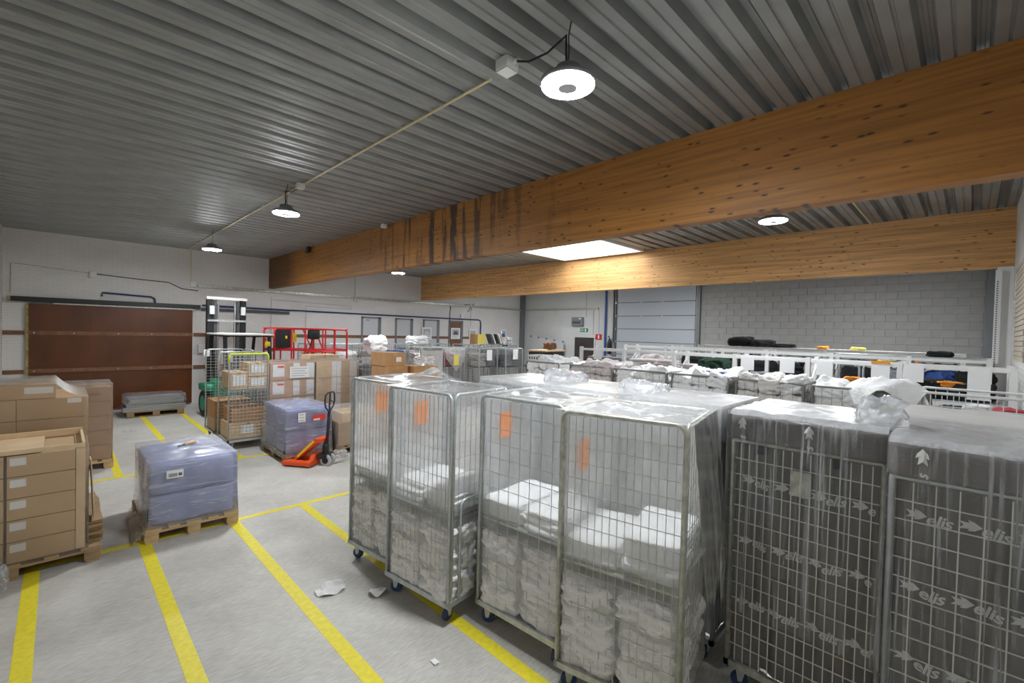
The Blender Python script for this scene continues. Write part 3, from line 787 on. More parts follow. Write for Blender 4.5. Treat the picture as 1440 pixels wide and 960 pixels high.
def film_box(d, w, z0, z1, seed, sag=.02, bulge=.012, top=True, nu=14, nv=18, flare=0.0, open_bottom=True, crease=.010):
    """film bag: four walls and a sagging top, one surface"""
    rnd = seed * 11.7
    def wall(face):
        def fn(u, v):
            z = z0 + (z1 - z0) * v
            if face == 0: p = Vector((-d / 2, w / 2 - w * u, z)); n = Vector((-1, 0, 0))
            elif face == 1: p = Vector((-d / 2 + d * u, -w / 2, z)); n = Vector((0, -1, 0))
            elif face == 2: p = Vector((d / 2, -w / 2 + w * u, z)); n = Vector((1, 0, 0))
            else: p = Vector((d / 2 - d * u, w / 2, z)); n = Vector((0, 1, 0))
            e = math.sin(PI * u) ** .5 if 0 < u < 1 else 0
            a = bulge * e * math.sin(PI * min(1, v * 1.02)) + crease * e * (nz((p.x * 3 + rnd, p.y * 3, z * .9), 3.0) + .6 * nz((p.x * 5 + rnd, p.y * 5, z * .5), 6.0))
            q = p + n * (a + flare * (1 - v) ** 3)
            return q
        return fn
    b = B()
    for f in range(4): b.grid(wall(f), nu, nv)
    if top:
        def tp(u, v):
            x = -d / 2 + d * u; y = -w / 2 + w * v
            e = (math.sin(PI * u) * math.sin(PI * v)) ** .6 if 0 < u < 1 and 0 < v < 1 else 0
            return Vector((x, y, z1 - sag * e + .022 * e * nz((x * 2 + rnd, y * 2, 1), 3.5) + .012 * e * nz((x + rnd, y, 1), 14)))
        b.grid(lambda u, v: tp(u, v), 22, 22)
    return b
def film(label, loc, d, w, z0, z1, seed, m='film', rz=0.0, **k):
    return single('plastic_film', film_box(d, w, z0, z1, seed, **k), m, label, 'plastic film', loc, rz, smooth=True)

random.seed(4)
# --- first row: four clear-wrapped cages of white linen
ROW1 = [  # front edge middle x, y, turn, width, wire pitch, row pitch, frame, which one
    (2.136, 4.003, .115, .80, .05, .11, 'galv', 'at the far end of its row'),
    (2.11, 3.21, .124, .80, .05, .11, 'galv', 'with one blue castor standing clear'),
    (2.41, 2.33, .07, .83, .095, .115, 'galv', 'with widely spaced wires'),
    (2.39, 1.475, .20, .80, .047, .10, 'galv_old', 'with the tarnished frame'),
]
for i, (fx, fy, rz, w, pv, ph, fr, ds) in enumerate(ROW1):
    d = .72
    cx = fx + d / 2 * math.cos(rz); cy = fy + d / 2 * math.sin(rz)
    loc = (cx, cy, 0)
    roll_cage('film-wrapped roll cage of white linen ' + ds, loc, rz, w=w, d=d, pv=pv, ph=ph, shelf=.86, frame=fr, wires=fr, group='film-wrapped linen cages')
    def P(lx, ly, lz):
        return (cx + lx * math.cos(rz) - ly * math.sin(rz), cy + lx * math.sin(rz) + ly * math.cos(rz), lz)
    # folded stacks on the shelf
    hs = [(2, 2), (3, 3), (3, 3), (3, 5)][i]
    for s, n in zip((1, -1), hs):
        for k in range(n):
            folded('folded white sheet on the shelf of the cage ' + ds, 'linen_white', P(.0 + random.uniform(-.025, .025), s * w * .235 + random.uniform(-.01, .01), .892 + k * .052),
                   (.60 + random.uniform(-.04, .03), w * .45, .068), rz + random.uniform(-.07, .07), seed=i * 3 + k, group='sheets on the shelf of linen cage ' + 'ABCD'[i])
    # crumpled bundles underneath
    for cxx in (-.17, .17):
        for s in (-1, 1):
            zz = .275
            for k in range(3):
                hgt = (.20, .20, .17)[k]
                if zz + hgt / 2 > .84: break
                lump('linen_bundle', ('lower', 'middle', 'upper')[k] + ' linen bundle, ' + ('lane' if cxx < 0 else 'back') + ' side of the cage ' + ds, 'linen', 'linen_grey', P(cxx + random.uniform(-.01, .01), s * w * .235 + random.uniform(-.02, .02), zz),
                     (.33, w * .45, hgt * 1.12), rz + random.choice((0, PI)), seed=i * 5 + k + (3 if s > 0 else 0) + (2 if cxx > 0 else 0), group='bundles in linen cage ' + 'ABCD'[i])
                zz += hgt
    # orange tag on the far panel
    single('paper_tag', B().mm((-.075, -.004, -.105), (.075, 0, .105)), 'paper_orange', 'orange paper tag inside the cage ' + ds, 'paper tag', P((-.02, -.02, -.10, -.08)[i], w / 2 - .05, (1.56, 1.56, 1.56, 1.49)[i]), rz)
    # film bag
    film('hazy film bag lining the cage ' + ds, (cx, cy, 0), d - .07, w - .07, .24, 1.80, i + 1, 'film', rz, bulge=.004, crease=.006, top=False)
    film_t = B()
    def tp(u, v, i=i, w=w, d=d):
        X = -d / 2 - .005 + (d + .03) * u; Y = -w / 2 - .02 + (w + .04) * v
        e = (math.sin(PI * u) * math.sin(PI * v)) ** .5 if 0 < u < 1 and 0 < v < 1 else 0
        zz = 1.838 - .02 * e + .05 * e * abs(nz((X * 2 + i * 9, Y * 2, 3), 2.2)) + .02 * e * nz((X + i, Y, 1), 9)
        if i == 0: zz += .12 * math.exp(-((u - .85) ** 2 + (v - .35) ** 2) / .03)
        return Vector((X, Y, zz))
    film_t.grid(tp, 26, 26)
    # skirt hanging over the back and -Y side, last one flared to catch light
    L_ = (.16, .12, .2, 1.35)[i]
    film_t.grid(lambda u, v: Vector((-d / 2 + .02 + (d - .01) * u, -w / 2 - .022 - .012 * abs(nz((u * 5 + i, v * 2, 0), 3)) - (.10 * v if i == 3 else .01 * v), 1.838 - L_ * v * (.75 + .35 * nz((u * 4, i, 0), 2)))), 20, 16)
    film_t.grid(lambda u, v: Vector((d / 2 + .022, -w / 2 - .02 + (w + .04) * u, 1.838 - .3 * v)), 16, 6)
    single('plastic_film', film_t, 'film_lid' if i < 3 else 'film_side', 'crinkled film sheet on top of the cage ' + ds, 'plastic film', (cx, cy, 0), rz, smooth=True)
    if i == 1:
        t = thing('document_holder', 'grey-framed paper sheet hung on the side of the linen cage', 'document holder', P(.13, -w / 2 - .012, 1.25), rz)
        part('frame', B().mm((-.1, -.008, -.16), (.1, 0, .16)), 'steel_grey', t)
        part('sheet', B().mm((-.085, -.012, -.145), (.085, -.008, .145)), 'paper', t)
        for k in range(5): part('text_line', B().mm((-.06, -.014, .1 - k * .05), (.05, -.012, .11 - k * .05)), 'ink_grey', t)
        t2 = thing('swing_gate', 'folded tubular half gate on the side of the linen cage', 'gate', P(.02, -w / 2 - .004, 0), rz)
        part('tube', B().tube([(p[1], 0, p[2]) for p in arch(.52, .2, .98, .06)], .011, 8), 'galv', t2, smooth=True)

# --- second row and the dark printed covers
LOGO = {}
def logo_polys():
    """arrow emblem: a broad arrow head with a notched double tail"""
    return [[(.042, .068), (.072, .060), (.108, .032), (.072, .004), (.042, -.002), (.052, .013), (.0, .004), (.022, .030), (.0, .054), (.052, .050)]]
def text_geo(s, size, shear=.25):
    if s in LOGO: return LOGO[s]
    c = bpy.data.curves.new('lettering', 'FONT'); c.body = s; c.size = size; c.shear = shear; c.resolution_u = 3; c.offset = .0026; c.space_character = .95
    o = bpy.data.objects.new('lettering', c); COL.objects.link(o)
    me = o.to_mesh()
    v = [tuple(p.co) for p in me.vertices]; f = [tuple(p.vertices) for p in me.polygons]
    o.to_mesh_clear(); bpy.data.objects.remove(o); bpy.data.curves.remove(c)
    LOGO[s] = (v, f)
    return LOGO[s]
def logo_flat():
    v, f = [], []
    for pl in logo_polys():
        k = len(v); v += [(x, y) for x, y in pl]
        # fan triangles round the centre
        cx = .055; cy = .031; v.append((cx, cy)); n = len(pl)
        for i in range(n): f.append((k + n, k + (i + 1) % n, k + i))
    tv, tf = text_geo('elis', .105)
    k = len(v); v += [(x + .098, y - .016) for x, y, z in tv]; f += [tuple(k + i for i in q) for q in tf]
    return [(a * .74, c * .74) for a, c in v], f

def printed_cover(label, loc, w, d, seed, full=True, mtl='cover_fabric', logos=(), top_logos=(), rz=0.0, h=1.84, band=.18):
    t = thing('fabric_cover', label, 'fabric cover', loc, rz)
    def fold(y, z):
        k = .35 + .65 * min(1, max(0, (1.7 - z) / .4))
        return k * (.017 * math.sin(y * 24 + 1.9 * math.sin(z * 1.5 + seed) + seed) + .008 * math.sin(y * 57 + 2.6 * z + seed * 2) + .012 * nz((y * 3, z * .8, seed), 3))
    b = B()
    if full:
        fx = -d / 2 + .05
        b.grid(lambda u, v: Vector((fx + fold(w / 2 - .03 - (w - .06) * u, .19 + 1.5 * v), w / 2 - .03 - (w - .06) * u, .19 + 1.5 * v)), 72, 20)
        b.grid(lambda u, v: Vector((fx + (d - .1) * u, -w / 2 + .035 + .006 * math.sin(u * 25), .19 + 1.5 * v)), 30, 4)
        b.grid(lambda u, v: Vector((fx + (d - .1) * (1 - u), w / 2 - .035 + .006 * math.sin(u * 25), .19 + 1.5 * v)), 30, 4)
    cur = part('curtain', b, mtl, t, smooth=True) if full else None
    hb = B()
    def hood(p, n):
        return n * (.006 * nz((p.x * 3 + seed, p.y * 3, p.z), 3.0)) + Vector((0, 0, .012 * nz((p.x * 2, p.y * 2, seed), 2) if n.z > .5 else 0))
    hb.rbox((d / 2 + .018, w / 2 + .006, band / 2), .028, 14, hood, c=(0, 0, h - band / 2))
    hd = part('hood', hb, mtl, t, smooth=True)
    lv, lf = logo_flat()
    if full:
        for (y, z) in logos:
            lb = B(); lb.v = [(fold(y - a * 1.0, z + c) - d / 2 + .05 - .005, y - a, z + c) for a, c in lv if True]; lb.f = list(lf)
            if min(p[1] for p in lb.v) < -w / 2 + .03:
                ok = [i for i, p in enumerate(lb.v) if p[1] > -w / 2 + .03]; s = set(ok); mp = {o: n for n, o in enumerate(ok)}
                lb.f = [tuple(mp[i] for i in q) for q in lb.f if all(i in s for i in q)]; lb.v = [lb.v[i] for i in ok]
            part('printed_logo', lb, 'print_grey', cur)
    for y in top_logos:
        # turned a quarter: the arrow points up, the end of the lettering runs off below
        lb = B(); pts = []
        for a, c in lv: pts.append((-d / 2 - .0275, y - (.031 - c) * 1.0, h - .10 + a))
        n0 = 11
        lb.v = pts[:n0]; lb.f = [q for q in lf if max(q) < n0]
        part('printed_logo', lb, 'print_grey', hd)
        sv, sf = text_geo('s', .105)
        lb = B(); lb.v = [(-d / 2 - .0275, y - .03 + c * .6, h - .165 + a * .6) for a, c, e in sv]; lb.f = list(sf)
        part('printed_logo', lb, 'print_grey', hd)
    return t
mat('print_grey', (0.74, 0.735, 0.73, 1), 0.75)

ROW2 = [(3.22, 2.87, 3.66), (3.24, 2.04, 2.84), (3.22, 1.215, 1.99)]
N2 = ['behind the cage with widely spaced wires', 'in the middle of the pale-topped row', 'behind the cage with the tarnished frame']
for i, (x, y0, y1) in enumerate(ROW2):
    w = y1 - y0; d = .72; loc = (x + d / 2, (y0 + y1) / 2, 0)
    if i == 2: loc = (x + d / 2 + .05, loc[1], 0)
    roll_cage('covered roll cage ' + N2[i], loc, 0, w=w, d=d, h=1.66, square=True, group='covered roll cages')
    printed_cover('grey printed fabric cover painted pale as lamplit ' + N2[i], loc, w, d, i + 5, full=True, mtl='cover_pale', top_logos=(w / 2 - .1, w / 2 - .4) if i == 0 else ())
    single('plastic_film', film_box(d + .06, w + .04, 1.60, 1.855, i + 20, sag=.0, crease=.012), 'film_top', 'film whitened as lamplit over the cover ' + N2[i], 'plastic film', loc, 0, smooth=True)

DK = [(3.17, .295, 1.105, .05, .10, 'with a metal plate on its wires'), (2.97, -.415, .275, .085, .095, 'with large square wires by the wall')]
for i, (x, y0, y1, pv, ph, ds) in enumerate(DK):
    w = y1 - y0; d = .74; loc = (x + d / 2, (y0 + y1) / 2, 0)
    roll_cage('roll cage lined with dark printed fabric ' + ds, loc, 0, w=w, d=d, h=1.66, pv=pv, ph=ph, square=True, frame='galv_old' if i == 0 else 'galv', wires='wire_bright', wt=.0055)
    if i == 0:
        lg = [(w / 2 - .06 - .197 * k, 1.375) for k in range(4)] + [(w / 2 - .055 - .197 * k, .975) for k in range(4)] + [(w / 2 - .05 - .197 * k, .575) for k in range(4)]
        tl = (w / 2 - .07, w / 2 - .44)
    else:
        lg = [(w / 2 - .07 - .19 * k, 1.455) for k in range(4)] + [(w / 2 - .055 - .19 * k, 1.09) for k in range(4)] + [(w / 2 - .045 - .19 * k, .725) for k in range(4)] + [(w / 2 - .04 - .19 * k, .36) for k in range(4)]
        tl = (w / 2 - .12,)
    printed_cover('dark logo-printed fabric cover in the cage ' + ds, loc, w, d, i + 1.7, logos=lg, top_logos=tl)
    pf = thing('plastic_film', 'clear shiny film over the dark cover ' + ds, 'plastic film', loc)
    part('film_wall', film_box(d + .065, w + (.03 if i == 0 else .005), .55 if i == 0 else .3, 1.852, i + 31, sag=0, crease=.016, nu=40, top=False), 'film_clear', pf, smooth=True)
    part('film_top', B().grid(lambda u, v: Vector((-d / 2 - .03 + (d + .06) * u, -w / 2 + w * v, 1.862 + .012 * nz((u * 3, v * 3, i), 3) - (.03 if u == 0 else 0))), 20, 20), 'film_top', pf, smooth=True)
t = thing('number_plate', 'blank metal plate fixed to wires of the dark covered cage', 'plate', (3.165, .70, 1.46))
part('plate', B().mm((-.006, -.05, -.075), (0, .05, .075)), 'galv_old', t)
part('clip', B().mm((-.004, -.057, -.065), (.004, -.05, .065)), 'galv', t)
for y in (.92, .52):
    single('cover_clip', B().box((3.165, y, 1.62), (.03, .03, .05)), 'black_metal', 'small black clip fastening the dark cover to the top wire', 'clip', group='clips on the dark cover')
# the cage behind the two dark ones
loc = (4.47, -.03, 0)
roll_cage('covered roll cage standing behind the dark covered pair by the pilaster wall', loc, 0, w=.78, d=.72, h=1.66, square=True)
printed_cover('brown-grey fabric cover on the cage behind the dark covered pair', loc, .78, .72, 9.1, full=True, mtl='cover_pale')
single('plastic_bag', B().rbox((.09, .10, .09), .05, 14, lambda p, n: n * (.06 * nz((p.x, p.y, p.z), 9) + .03 * ridge((p.x, p.y, p.z), 16) - .02) + Vector((0, -.25 * (p.z + .09), 0)), c=(3.3, .36, 1.93)), 'film_bag',
       'crumpled knot of clear film between the two dark covered cages', 'plastic film', smooth=True)
single('plastic_bag', B().rbox((.2, .16, .07), .065, 12, lambda p, n: n * (.04 * nz((p.x, p.y, p.z), 9) + .02 * nz((p.x, p.y, p.z), 25)), c=(3.62, 2.86, 1.89)), 'film_bag',
       'crumpled film heap on the pale covers behind the wide-wire cage', 'plastic film', smooth=True)
single('plastic_bag', B().rbox((.2, .16, .06), .055, 12, lambda p, n: n * (.04 * nz((p.x, p.y, p.z), 9) + .02 * nz((p.x, p.y, p.z), 25)), c=(3.62, 2.0, 1.87)), 'film_bag',
       'crumpled film heap on the pale covers behind the tarnished cage', 'plastic film', smooth=True)

# --- third row: open cages heaped with loose linen
ROW3 = [(5.05, 5.87, 'linen_grey', 'beside the white crate', 0), (3.97, 4.85, 'linen_pink', 'under a sagging pinkish film', 1), (3.06, 3.94, 'linen_white', 'brimming with bright white linen', 2),
        (2.2, 3.02, 'linen_white', 'with a blue-edged towel on top', 3), (1.35, 2.15, 'linen_beige', 'holding greyish folded linen', 4), (.4, 1.31, 'linen_beige', 'under the hanging white sheet', 5)]
random.seed(11)
for y0, y1, m, ds, i in ROW3:
    w = y1 - y0 - .02; d = .72; cx, cy = 6.2 + d / 2, (y0 + y1) / 2
    roll_cage('open roll cage ' + ds, (cx, cy, 0), 0, w=w, d=d, h=1.80, pv=.1, ph=.1, square=True, frame='galv_dark', wires='galv_dark', group='open cages of loose linen')
    for sx in (-.17, .17):
        for s in (-1, 0, 1):
            for k in range(3):
                mm_ = m if k < 2 or m == 'linen_pink' else ('linen_white' if random.random() < .7 else m)
                lump('loose_linen', ('lower', 'middle', 'topmost')[k] + ' crumpled linen heaped in the open cage ' + ds, 'linen', mm_, (cx + sx + random.uniform(-.02, .02), cy + s * w * .31 + random.uniform(-.01, .01), 1.38 + k * .165 + (random.uniform(-.02, .06) if k == 2 else 0)),
                     (.34, w * .335, .19 + random.uniform(0, .04)), random.choice((0, PI)), seed=random.randrange(7), group='linen in open cage ' + 'ABCDEF'[i], tilt=(random.uniform(-.3, .3), random.uniform(-.35, .2)) if k == 2 else (0, 0))
    part_floor = single('linen_sack', B().rbox((d / 2 - .05, w / 2 - .05, .5), .08, 6, c=(cx, cy, .7)), m, 'pale linen sack at the bottom of the open cage ' + ds, 'linen', smooth=True)
def drape(c, rx, ry, drop, seed):
    b = B()
    def fn(u, v):
        a = 2 * PI * u; r = v
        x = rx * r * math.cos(a); y = ry * r * math.sin(a)
        zz = .05 * nz((x * 3 + seed, y * 3, 0), 3.2) - drop * max(0, r - .55) ** 1.4 * (1 + .5 * math.sin(5 * a + seed)) + .03 * nz((x, y, seed), 14)
        return Vector((c[0] + x, c[1] + y, c[2] + zz))
    return b.grid(fn, 40, 12)
single('draped_sheet', drape((6.35, .62, 1.92), .34, .36, .55, 2), 'linen_white', 'large white sheet hanging over the rail of the open cage', 'linen', smooth=True)
single('plastic_film', B().grid(lambda u, v: Vector((6.19 + .74 * u, 4.84 - .86 * v, 1.84 + .06 * nz((u * 3, v * 3, 5), 2) - (.12 * math.sin(PI * v) if u < .1 else .0))), 14, 24), 'film_top', 'pinkish-white film sagging over the open cage edge', 'plastic film', smooth=True)
t = thing('towel', 'white towel with a blue edge on top of the open cage', 'towel', (6.5, 2.42, 1.83))
part('cloth', B().rbox((.16, .14, .05), .048, 10, lambda p, n: n * .03 * nz((p.x, p.y, p.z), 9)), 'linen_white', t, smooth=True)
part('blue_edge', B().bar((-.16, -.14, .02), (-.16, .14, .03), .05, .02), 'cloth_blue', t)
t = thing('plastic_crate', 'white slotted plastic crate on the end open cage', 'crate', (6.45, 5.72, 1.72))
part('crate_wall', B().mm((-.2, -.14, 0), (-.19, .14, .2)), 'white_plastic', t)
for a, c in (((.19, -.14, 0), (.2, .14, .2)), ((-.2, -.14, 0), (.2, -.13, .2)), ((-.2, .13, 0), (.2, .14, .2))):
    part('crate_wall', B().mm(a, c), 'white_plastic', t)
for k in range(4):
    part('slot', B().mm((-.202, -.11 + k * .06, .12), (-.2, -.075 + k * .06, .17)), 'ink', t)  # dark plates on the wall painted in for the shade of the slots
# cage with white top rails and black clothing, next to the right wall
loc = (6.56, -.02, 0)
roll_cage('roll cage with white rails full of black clothing by the pilaster wall', loc, 0, w=.78, d=.72, h=1.83, pv=.085, ph=.11, square=True, frame='white_paint', wires='white_paint', wt=.008)
for k, (dx, dy, m, lb) in enumerate(((-.1, .2, 'cloth_black', 'black clothing heap in the white-railed cage, under the wires'), (-.1, -.15, 'cloth_black', 'black clothing heap in the white-railed cage, beneath the red bag'),
                                     (-.22, -.27, 'cloth_red', 'red bag lying in the white-railed cage'), (-.12, -.05, 'linen_white', 'white garment lying in the white-railed cage'))):
    lump('garment', lb, 'clothing', m, (loc[0] + dx, loc[1] + dy, 1.56 + (.12 if k > 1 else 0)), (.4, .34, .2) if k < 2 else (.2, .2, .09), k, seed=k)

# ------------------------------------------------------------------ FAR CAGES (their fronts face the lane)
R90 = PI / 2
FAR = [(7.96, 11.75, 'with a grey board front near the boxes'), (8.80, 11.75, 'draped with clear film and a yellow note'), (9.62, 11.05, 'with white paper beside the film-draped one'), (10.47, 10.75, 'with white paper nearest the laundry crate')]
for i, (x, y, ds) in enumerate(FAR):
    roll_cage('grey roll cage ' + ds, (x, y, 0), R90, h=1.81, pv=.055, ph=.06, spv=.055, sph=.06, group='roll cages before the whiteboards', wt=.007, shelf=1.2, frame='galv', wires='galv_dark')
    for k in range(4):
        lump('textile_bundle', 'bundled textiles inside the grey roll cage ' + ds, 'textiles', ('linen_pink', 'linen_pink', 'cloth_grey', 'cloth_grey')[i] if k % 2 else ('linen_pink', 'cloth_red', 'cover_pale', 'cloth_grey')[i],
             (x - .18 + .36 * (k % 2), y, 1.32 + .2 * (k // 2)), (.36, .5, .2), 0, seed=k + i, group='bundles in far cages')
t = thing('board', 'grey board with scribbled letters on the far roll cage', 'board', (7.96, 11.37, 1.3))
part('sheet', B().mm((-.37, -.01, -.4), (.37, 0, .42)), 'cover_pale', t)
for a, c in (((-.18, .12), (-.04, .12)), ((-.11, .12), (-.11, -.03)), ((.0, -.03), (.06, .12)), ((.06, .12), (.12, -.03)), ((.18, .12), (.18, -.03))):
    part('pen_stroke', B().bar((a[0], -.013, a[1]), (c[0], -.013, c[1]), .004, .014), 'ink_grey', t)
single('plastic_film', B().grid(lambda u, v: Vector((8.42 + .76 * u, 11.34 - .02 * nz((u * 4, v * 4, 2), 3), 1.82 - (1.0 - 1.0 * abs(u - .55)) * .75 * v)), 18, 14), 'film_top', 'triangular film flap hanging on the far roll cage', 'plastic film', smooth=True)
single('paper_note', B().mm((8.72, 11.325, 1.25), (8.92, 11.33, 1.58)), 'paper_yellow', 'yellow paper note behind film on the far roll cage', 'note')
single('paper_note', B().mm((9.50, 10.66, 1.43), (9.72, 10.67, 1.76)), 'paper', 'white paper sheet on the far cage beside the film-draped one', 'note')
single('paper_note', B().mm((10.36, 10.36, 1.46), (10.58, 10.37, 1.79)), 'paper', 'white paper sheet on the far cage nearest the laundry crate', 'note')
BACK = [(5.5, 'linen_white', 'at the forklift end of the back row'), (6.35, 'linen_white', 'next to the forklift-end cage of the back row'), (7.2, 'linen_white', 'behind the brown boxes'), (8.05, 'cloth_blue', 'filled with blue clothing'),
        (8.9, 'linen_white', 'topped with white linen'), (9.9, 'linen_grey', 'behind the film-draped cage'), (10.9, 'linen_grey', 'under the yellow box'), (11.9, 'cloth_grey', 'under the leaning folders'), (12.85, 'cloth_grey', 'at the room-corner end of the back row')]
for i, (x, m, ds) in enumerate(BACK):
    y = 13.95 if i < 6 else 13.4
    roll_cage('grey roll cage ' + ds, (x, y, 0), R90, h=1.84, pv=.06, ph=.12, spv=.06, sph=.12, group='back row of roll cages', wires='galv_dark')
    for k in range(4):
        lump('textile_bundle', 'bundled textiles inside the grey roll cage ' + ds, 'textiles', m, (x - .18 + .36 * (k % 2), y - .05, 1.25 + .22 * (k // 2)), (.36, .5, .24), 0, seed=k + i, group='bundles in the back row')
lump('white_bag', 'white linen heap on top of the back-row cage', 'linen', 'linen_white', (9.05, 13.9, 1.95), (.75, .5, .3), .3, 2)
lump('white_bag', 'pale plastic bag heap standing behind the brown boxes', 'bag', 'linen_grey', (7.1, 13.3, 1.82), (.7, .4, .5), .3, 3)
# things on top of the back-row cages
t = thing('yellow_box', 'open yellow box tilted on top of the back-row cages', 'box', (11.38, 13.3, 1.845), -.2)
part('box_side', B().mm((-.25, -.18, 0), (-.12, .18, .38)), 'cardboard_dark', t)
part('box_front', B().mm((-.12, -.19, .0), (.20, .18, .38)), 'paper_yellow', t)
FC = ['ink', 'paper', 'cloth_green', 'ink', 'paper', 'cardboard_light']
for k in range(6):
    b = B().box((0, 0, .2), (.05, .28, .40), ry=-.45)
    single('ring_binder', b, FC[k], ('%s folder leaning on the back-row cages' % ('black', 'white', 'dark green', 'black', 'white', 'buff')[k]) + ('' if k in (2, 5) else ', close to the yellow box' if k < 2 else ', close to the clear bag'), 'folder', (11.80 + k * .105, 13.1, 1.86))
lump('clear_bag', 'bag of clear and blue bottles at the end of the leaning folders', 'bag', 'film_bag', (12.75, 13.1, 2.0), (.36, .28, .22), .2, 4)
t = thing('bottle_carton', 'blue upright carton with white cap behind the clear bag', 'carton', (12.72, 13.45, 1.84))
part('body', B().mm((-.06, -.06, 0), (.06, .06, .42)), 'cloth_blue', t)
part('cap', B().lathe([(.04, .42), (.04, .5), (.02, .52)], 10), 'white_plastic', t)
# heap on the right, before the leaning panel
single('work_table', B().mm((12.6, 11.2, 1.05), (14.2, 12.0, 1.1)).mm((12.65, 11.25, 0), (12.71, 11.31, 1.05)).mm((14.1, 11.25, 0), (14.16, 11.31, 1.05)).mm((12.65, 11.9, 0), (12.71, 11.96, 1.05)).mm((14.1, 11.9, 0), (14.16, 11.96, 1.05)), 'dark_grey', 'dark work table under a heap before the leaning panel', 'table')
single('crate_box', B().mm((12.75, 11.25, 1.1), (14.05, 11.9, 1.62)), 'dark_door', 'dark brown box heaped on the work table', 'box')
single('cardboard_sheet', B().box((13.4, 11.55, 1.66), (1.45, .85, .05), rz=.1), 'cardboard_light', 'tan cardboard sheet lying over the dark box', 'cardboard')
lump('brown_bag', 'small red-brown bag on the tan cardboard sheet', 'bag', 'brown_wood', (13.55, 11.55, 1.845), (.5, .35, .24), .2, 5)
# a small cage standing behind the right carton pallet
roll_cage('small grey roll cage holding dark clothing behind the carton pallets', (5.38, 10.6, 0), R90, w=.62, d=.6, h=1.58, pv=.1, ph=.1, wt=.007)
for k in range(3):
    lump('garment', 'dark folded clothing in the small grey roll cage', 'clothing', 'cloth_grey', (5.38, 10.6, .95 + .2 * k), (.45, .45, .22), 0, seed=k, group='clothing in the small cage')

# ------------------------------------------------------------------ SHELVING ROWS
def shelving(x0, x1, ys, label, seed, top=2.05):
    t = thing('shelving_rack', label, 'shelving', (0, 0, 0))
    post = cmesh(('post', top), lambda: B().mm((-.03, -.03, 0), (.03, .03, top + .02)), 'white_paint')
    for y in ys:
        for x in (x0, x1):
            part('upright', post, 'white_paint', t, (x, y, 0))
        part('side_brace', B().bar((x0, y, 1.5), (x1, y, 1.95), .02, .02), 'white_paint', t)
    for a, c in zip(ys[:-1], ys[1:]):
        L_ = abs(c - a) - .06; yc = (a + c) / 2
        for z in (top - .03, 1.56, 1.04, .5):
            bme = cmesh(('beam', round(L_, 3)), lambda: B().mm((-.02, -L_ / 2, -.022), (.02, L_ / 2, .022)), 'white_paint')
            for x in (x0, x1): part('shelf_beam', bme, 'white_paint', t, (x, yc, z))
            if z < 1.9:
                sm = cmesh(('board', round(L_, 3), round(x1 - x0, 3)), lambda: B().mm((-(x1 - x0) / 2 + .02, -L_ / 2, 0), ((x1 - x0) / 2 - .02, L_ / 2, .02)), 'galv')
                part('shelf_board', sm, 'galv', t, ((x0 + x1) / 2, yc, z + .03))
    return t
YS = [5.88, 4.84, 3.80, 2.75, 1.71, .66, -.36]
shelving(7.95, 8.5, YS, 'white metal shelving rack directly behind the open linen cages', 1, 2.045)
shelving(9.75, 10.3, [5.9, 4.86, 3.82, 2.78, 1.74, .7, -.2], 'white metal shelving rack, second behind the open linen cages', 2, 2.09)
shelving(11.6, 12.15, [5.6, 4.5, 3.4, 2.3, 1.2, .1], 'white metal shelving rack, third behind the open linen cages', 3, 2.07)
shelving(13.3, 13.85, [5.6, 4.5, 3.4, 2.3, 1.2, .1], 'white metal shelving rack nearest the grey block wall', 4, 2.09)
random.seed(21)
def pile(x, y, z, n, m, sz, label, group, h=.05):
    for k in range(n):
        folded(label, m, (x + random.uniform(-.015, .015), y + random.uniform(-.012, .012), z + h / 2 + k * h * .86), (sz[0], sz[1], h), random.uniform(-.05, .05), seed=k, group=group, cat='linen', name='folded_textile')
zs = 1.612
for y, m, n, lb in ((4.62, 'linen_grey', 6, 'folded white towel piled on the front rack next to the pinkish piles'), (4.36, 'linen_pink', 6, 'folded pinkish textile in the pile beside the white towels on the front rack'),
                    (4.02, 'linen_pink', 6, 'folded pinkish textile in the pile by the middle upright of the front rack'), (3.55, 'linen_pink', 5, 'folded pinkish textile in the pile next to the dark bundle on the front rack')):
    pile(8.2, y, zs, n, m, (.42, .27, .05), lb, lb[:40])
single('storage_bin', B().rbox((.2, .42, .13), .02, 3, c=(8.22, 5.36, zs + .13)), 'cloth_grey', 'dark grey bin on the end bay of the front rack', 'bin')
single('storage_bin', B().rbox((.2, .12, .16), .015, 3, c=(8.2, 4.80 - .02, zs - .6 + .16)), 'white_plastic', 'white plastic bin low on the front rack end', 'bin')
lump('textile_bundle', 'black-green textile bundle on the front rack', 'textiles', 'cloth_green', (8.2, 2.98 + .2, zs + .16), (.46, .42, .36), 0, 1)
CON = [(8.2, 3.5, 'cloth_grey', .1, 'low grey textile beside the dark bundle'), (8.2, 2.35, 'cloth_grey', .16, 'grey textile heap in the fourth bay of the front rack'), (8.2, 1.95, 'cloth_black', .12, 'black garment pile in the fourth bay of the front rack'),
       (8.2, 1.42, 'cloth_blue', .14, 'blue garment pile in the fifth bay of the front rack'), (8.2, 1.05, 'cloth_black', .16, 'black garment pile in the fifth bay of the front rack'),
       (8.2, .40, 'cloth_black', .22, 'black garment pile on the front rack near the pilaster wall'), (8.2, .0, 'cloth_black', .20, 'black garment heap on the front rack at its pilaster end')]
for k, (x, y, m, h, lb) in enumerate(CON):
    lump('garment_pile', lb, 'clothing', m, (x, y, zs + h / 2), (.46, .38, h), k, seed=k)
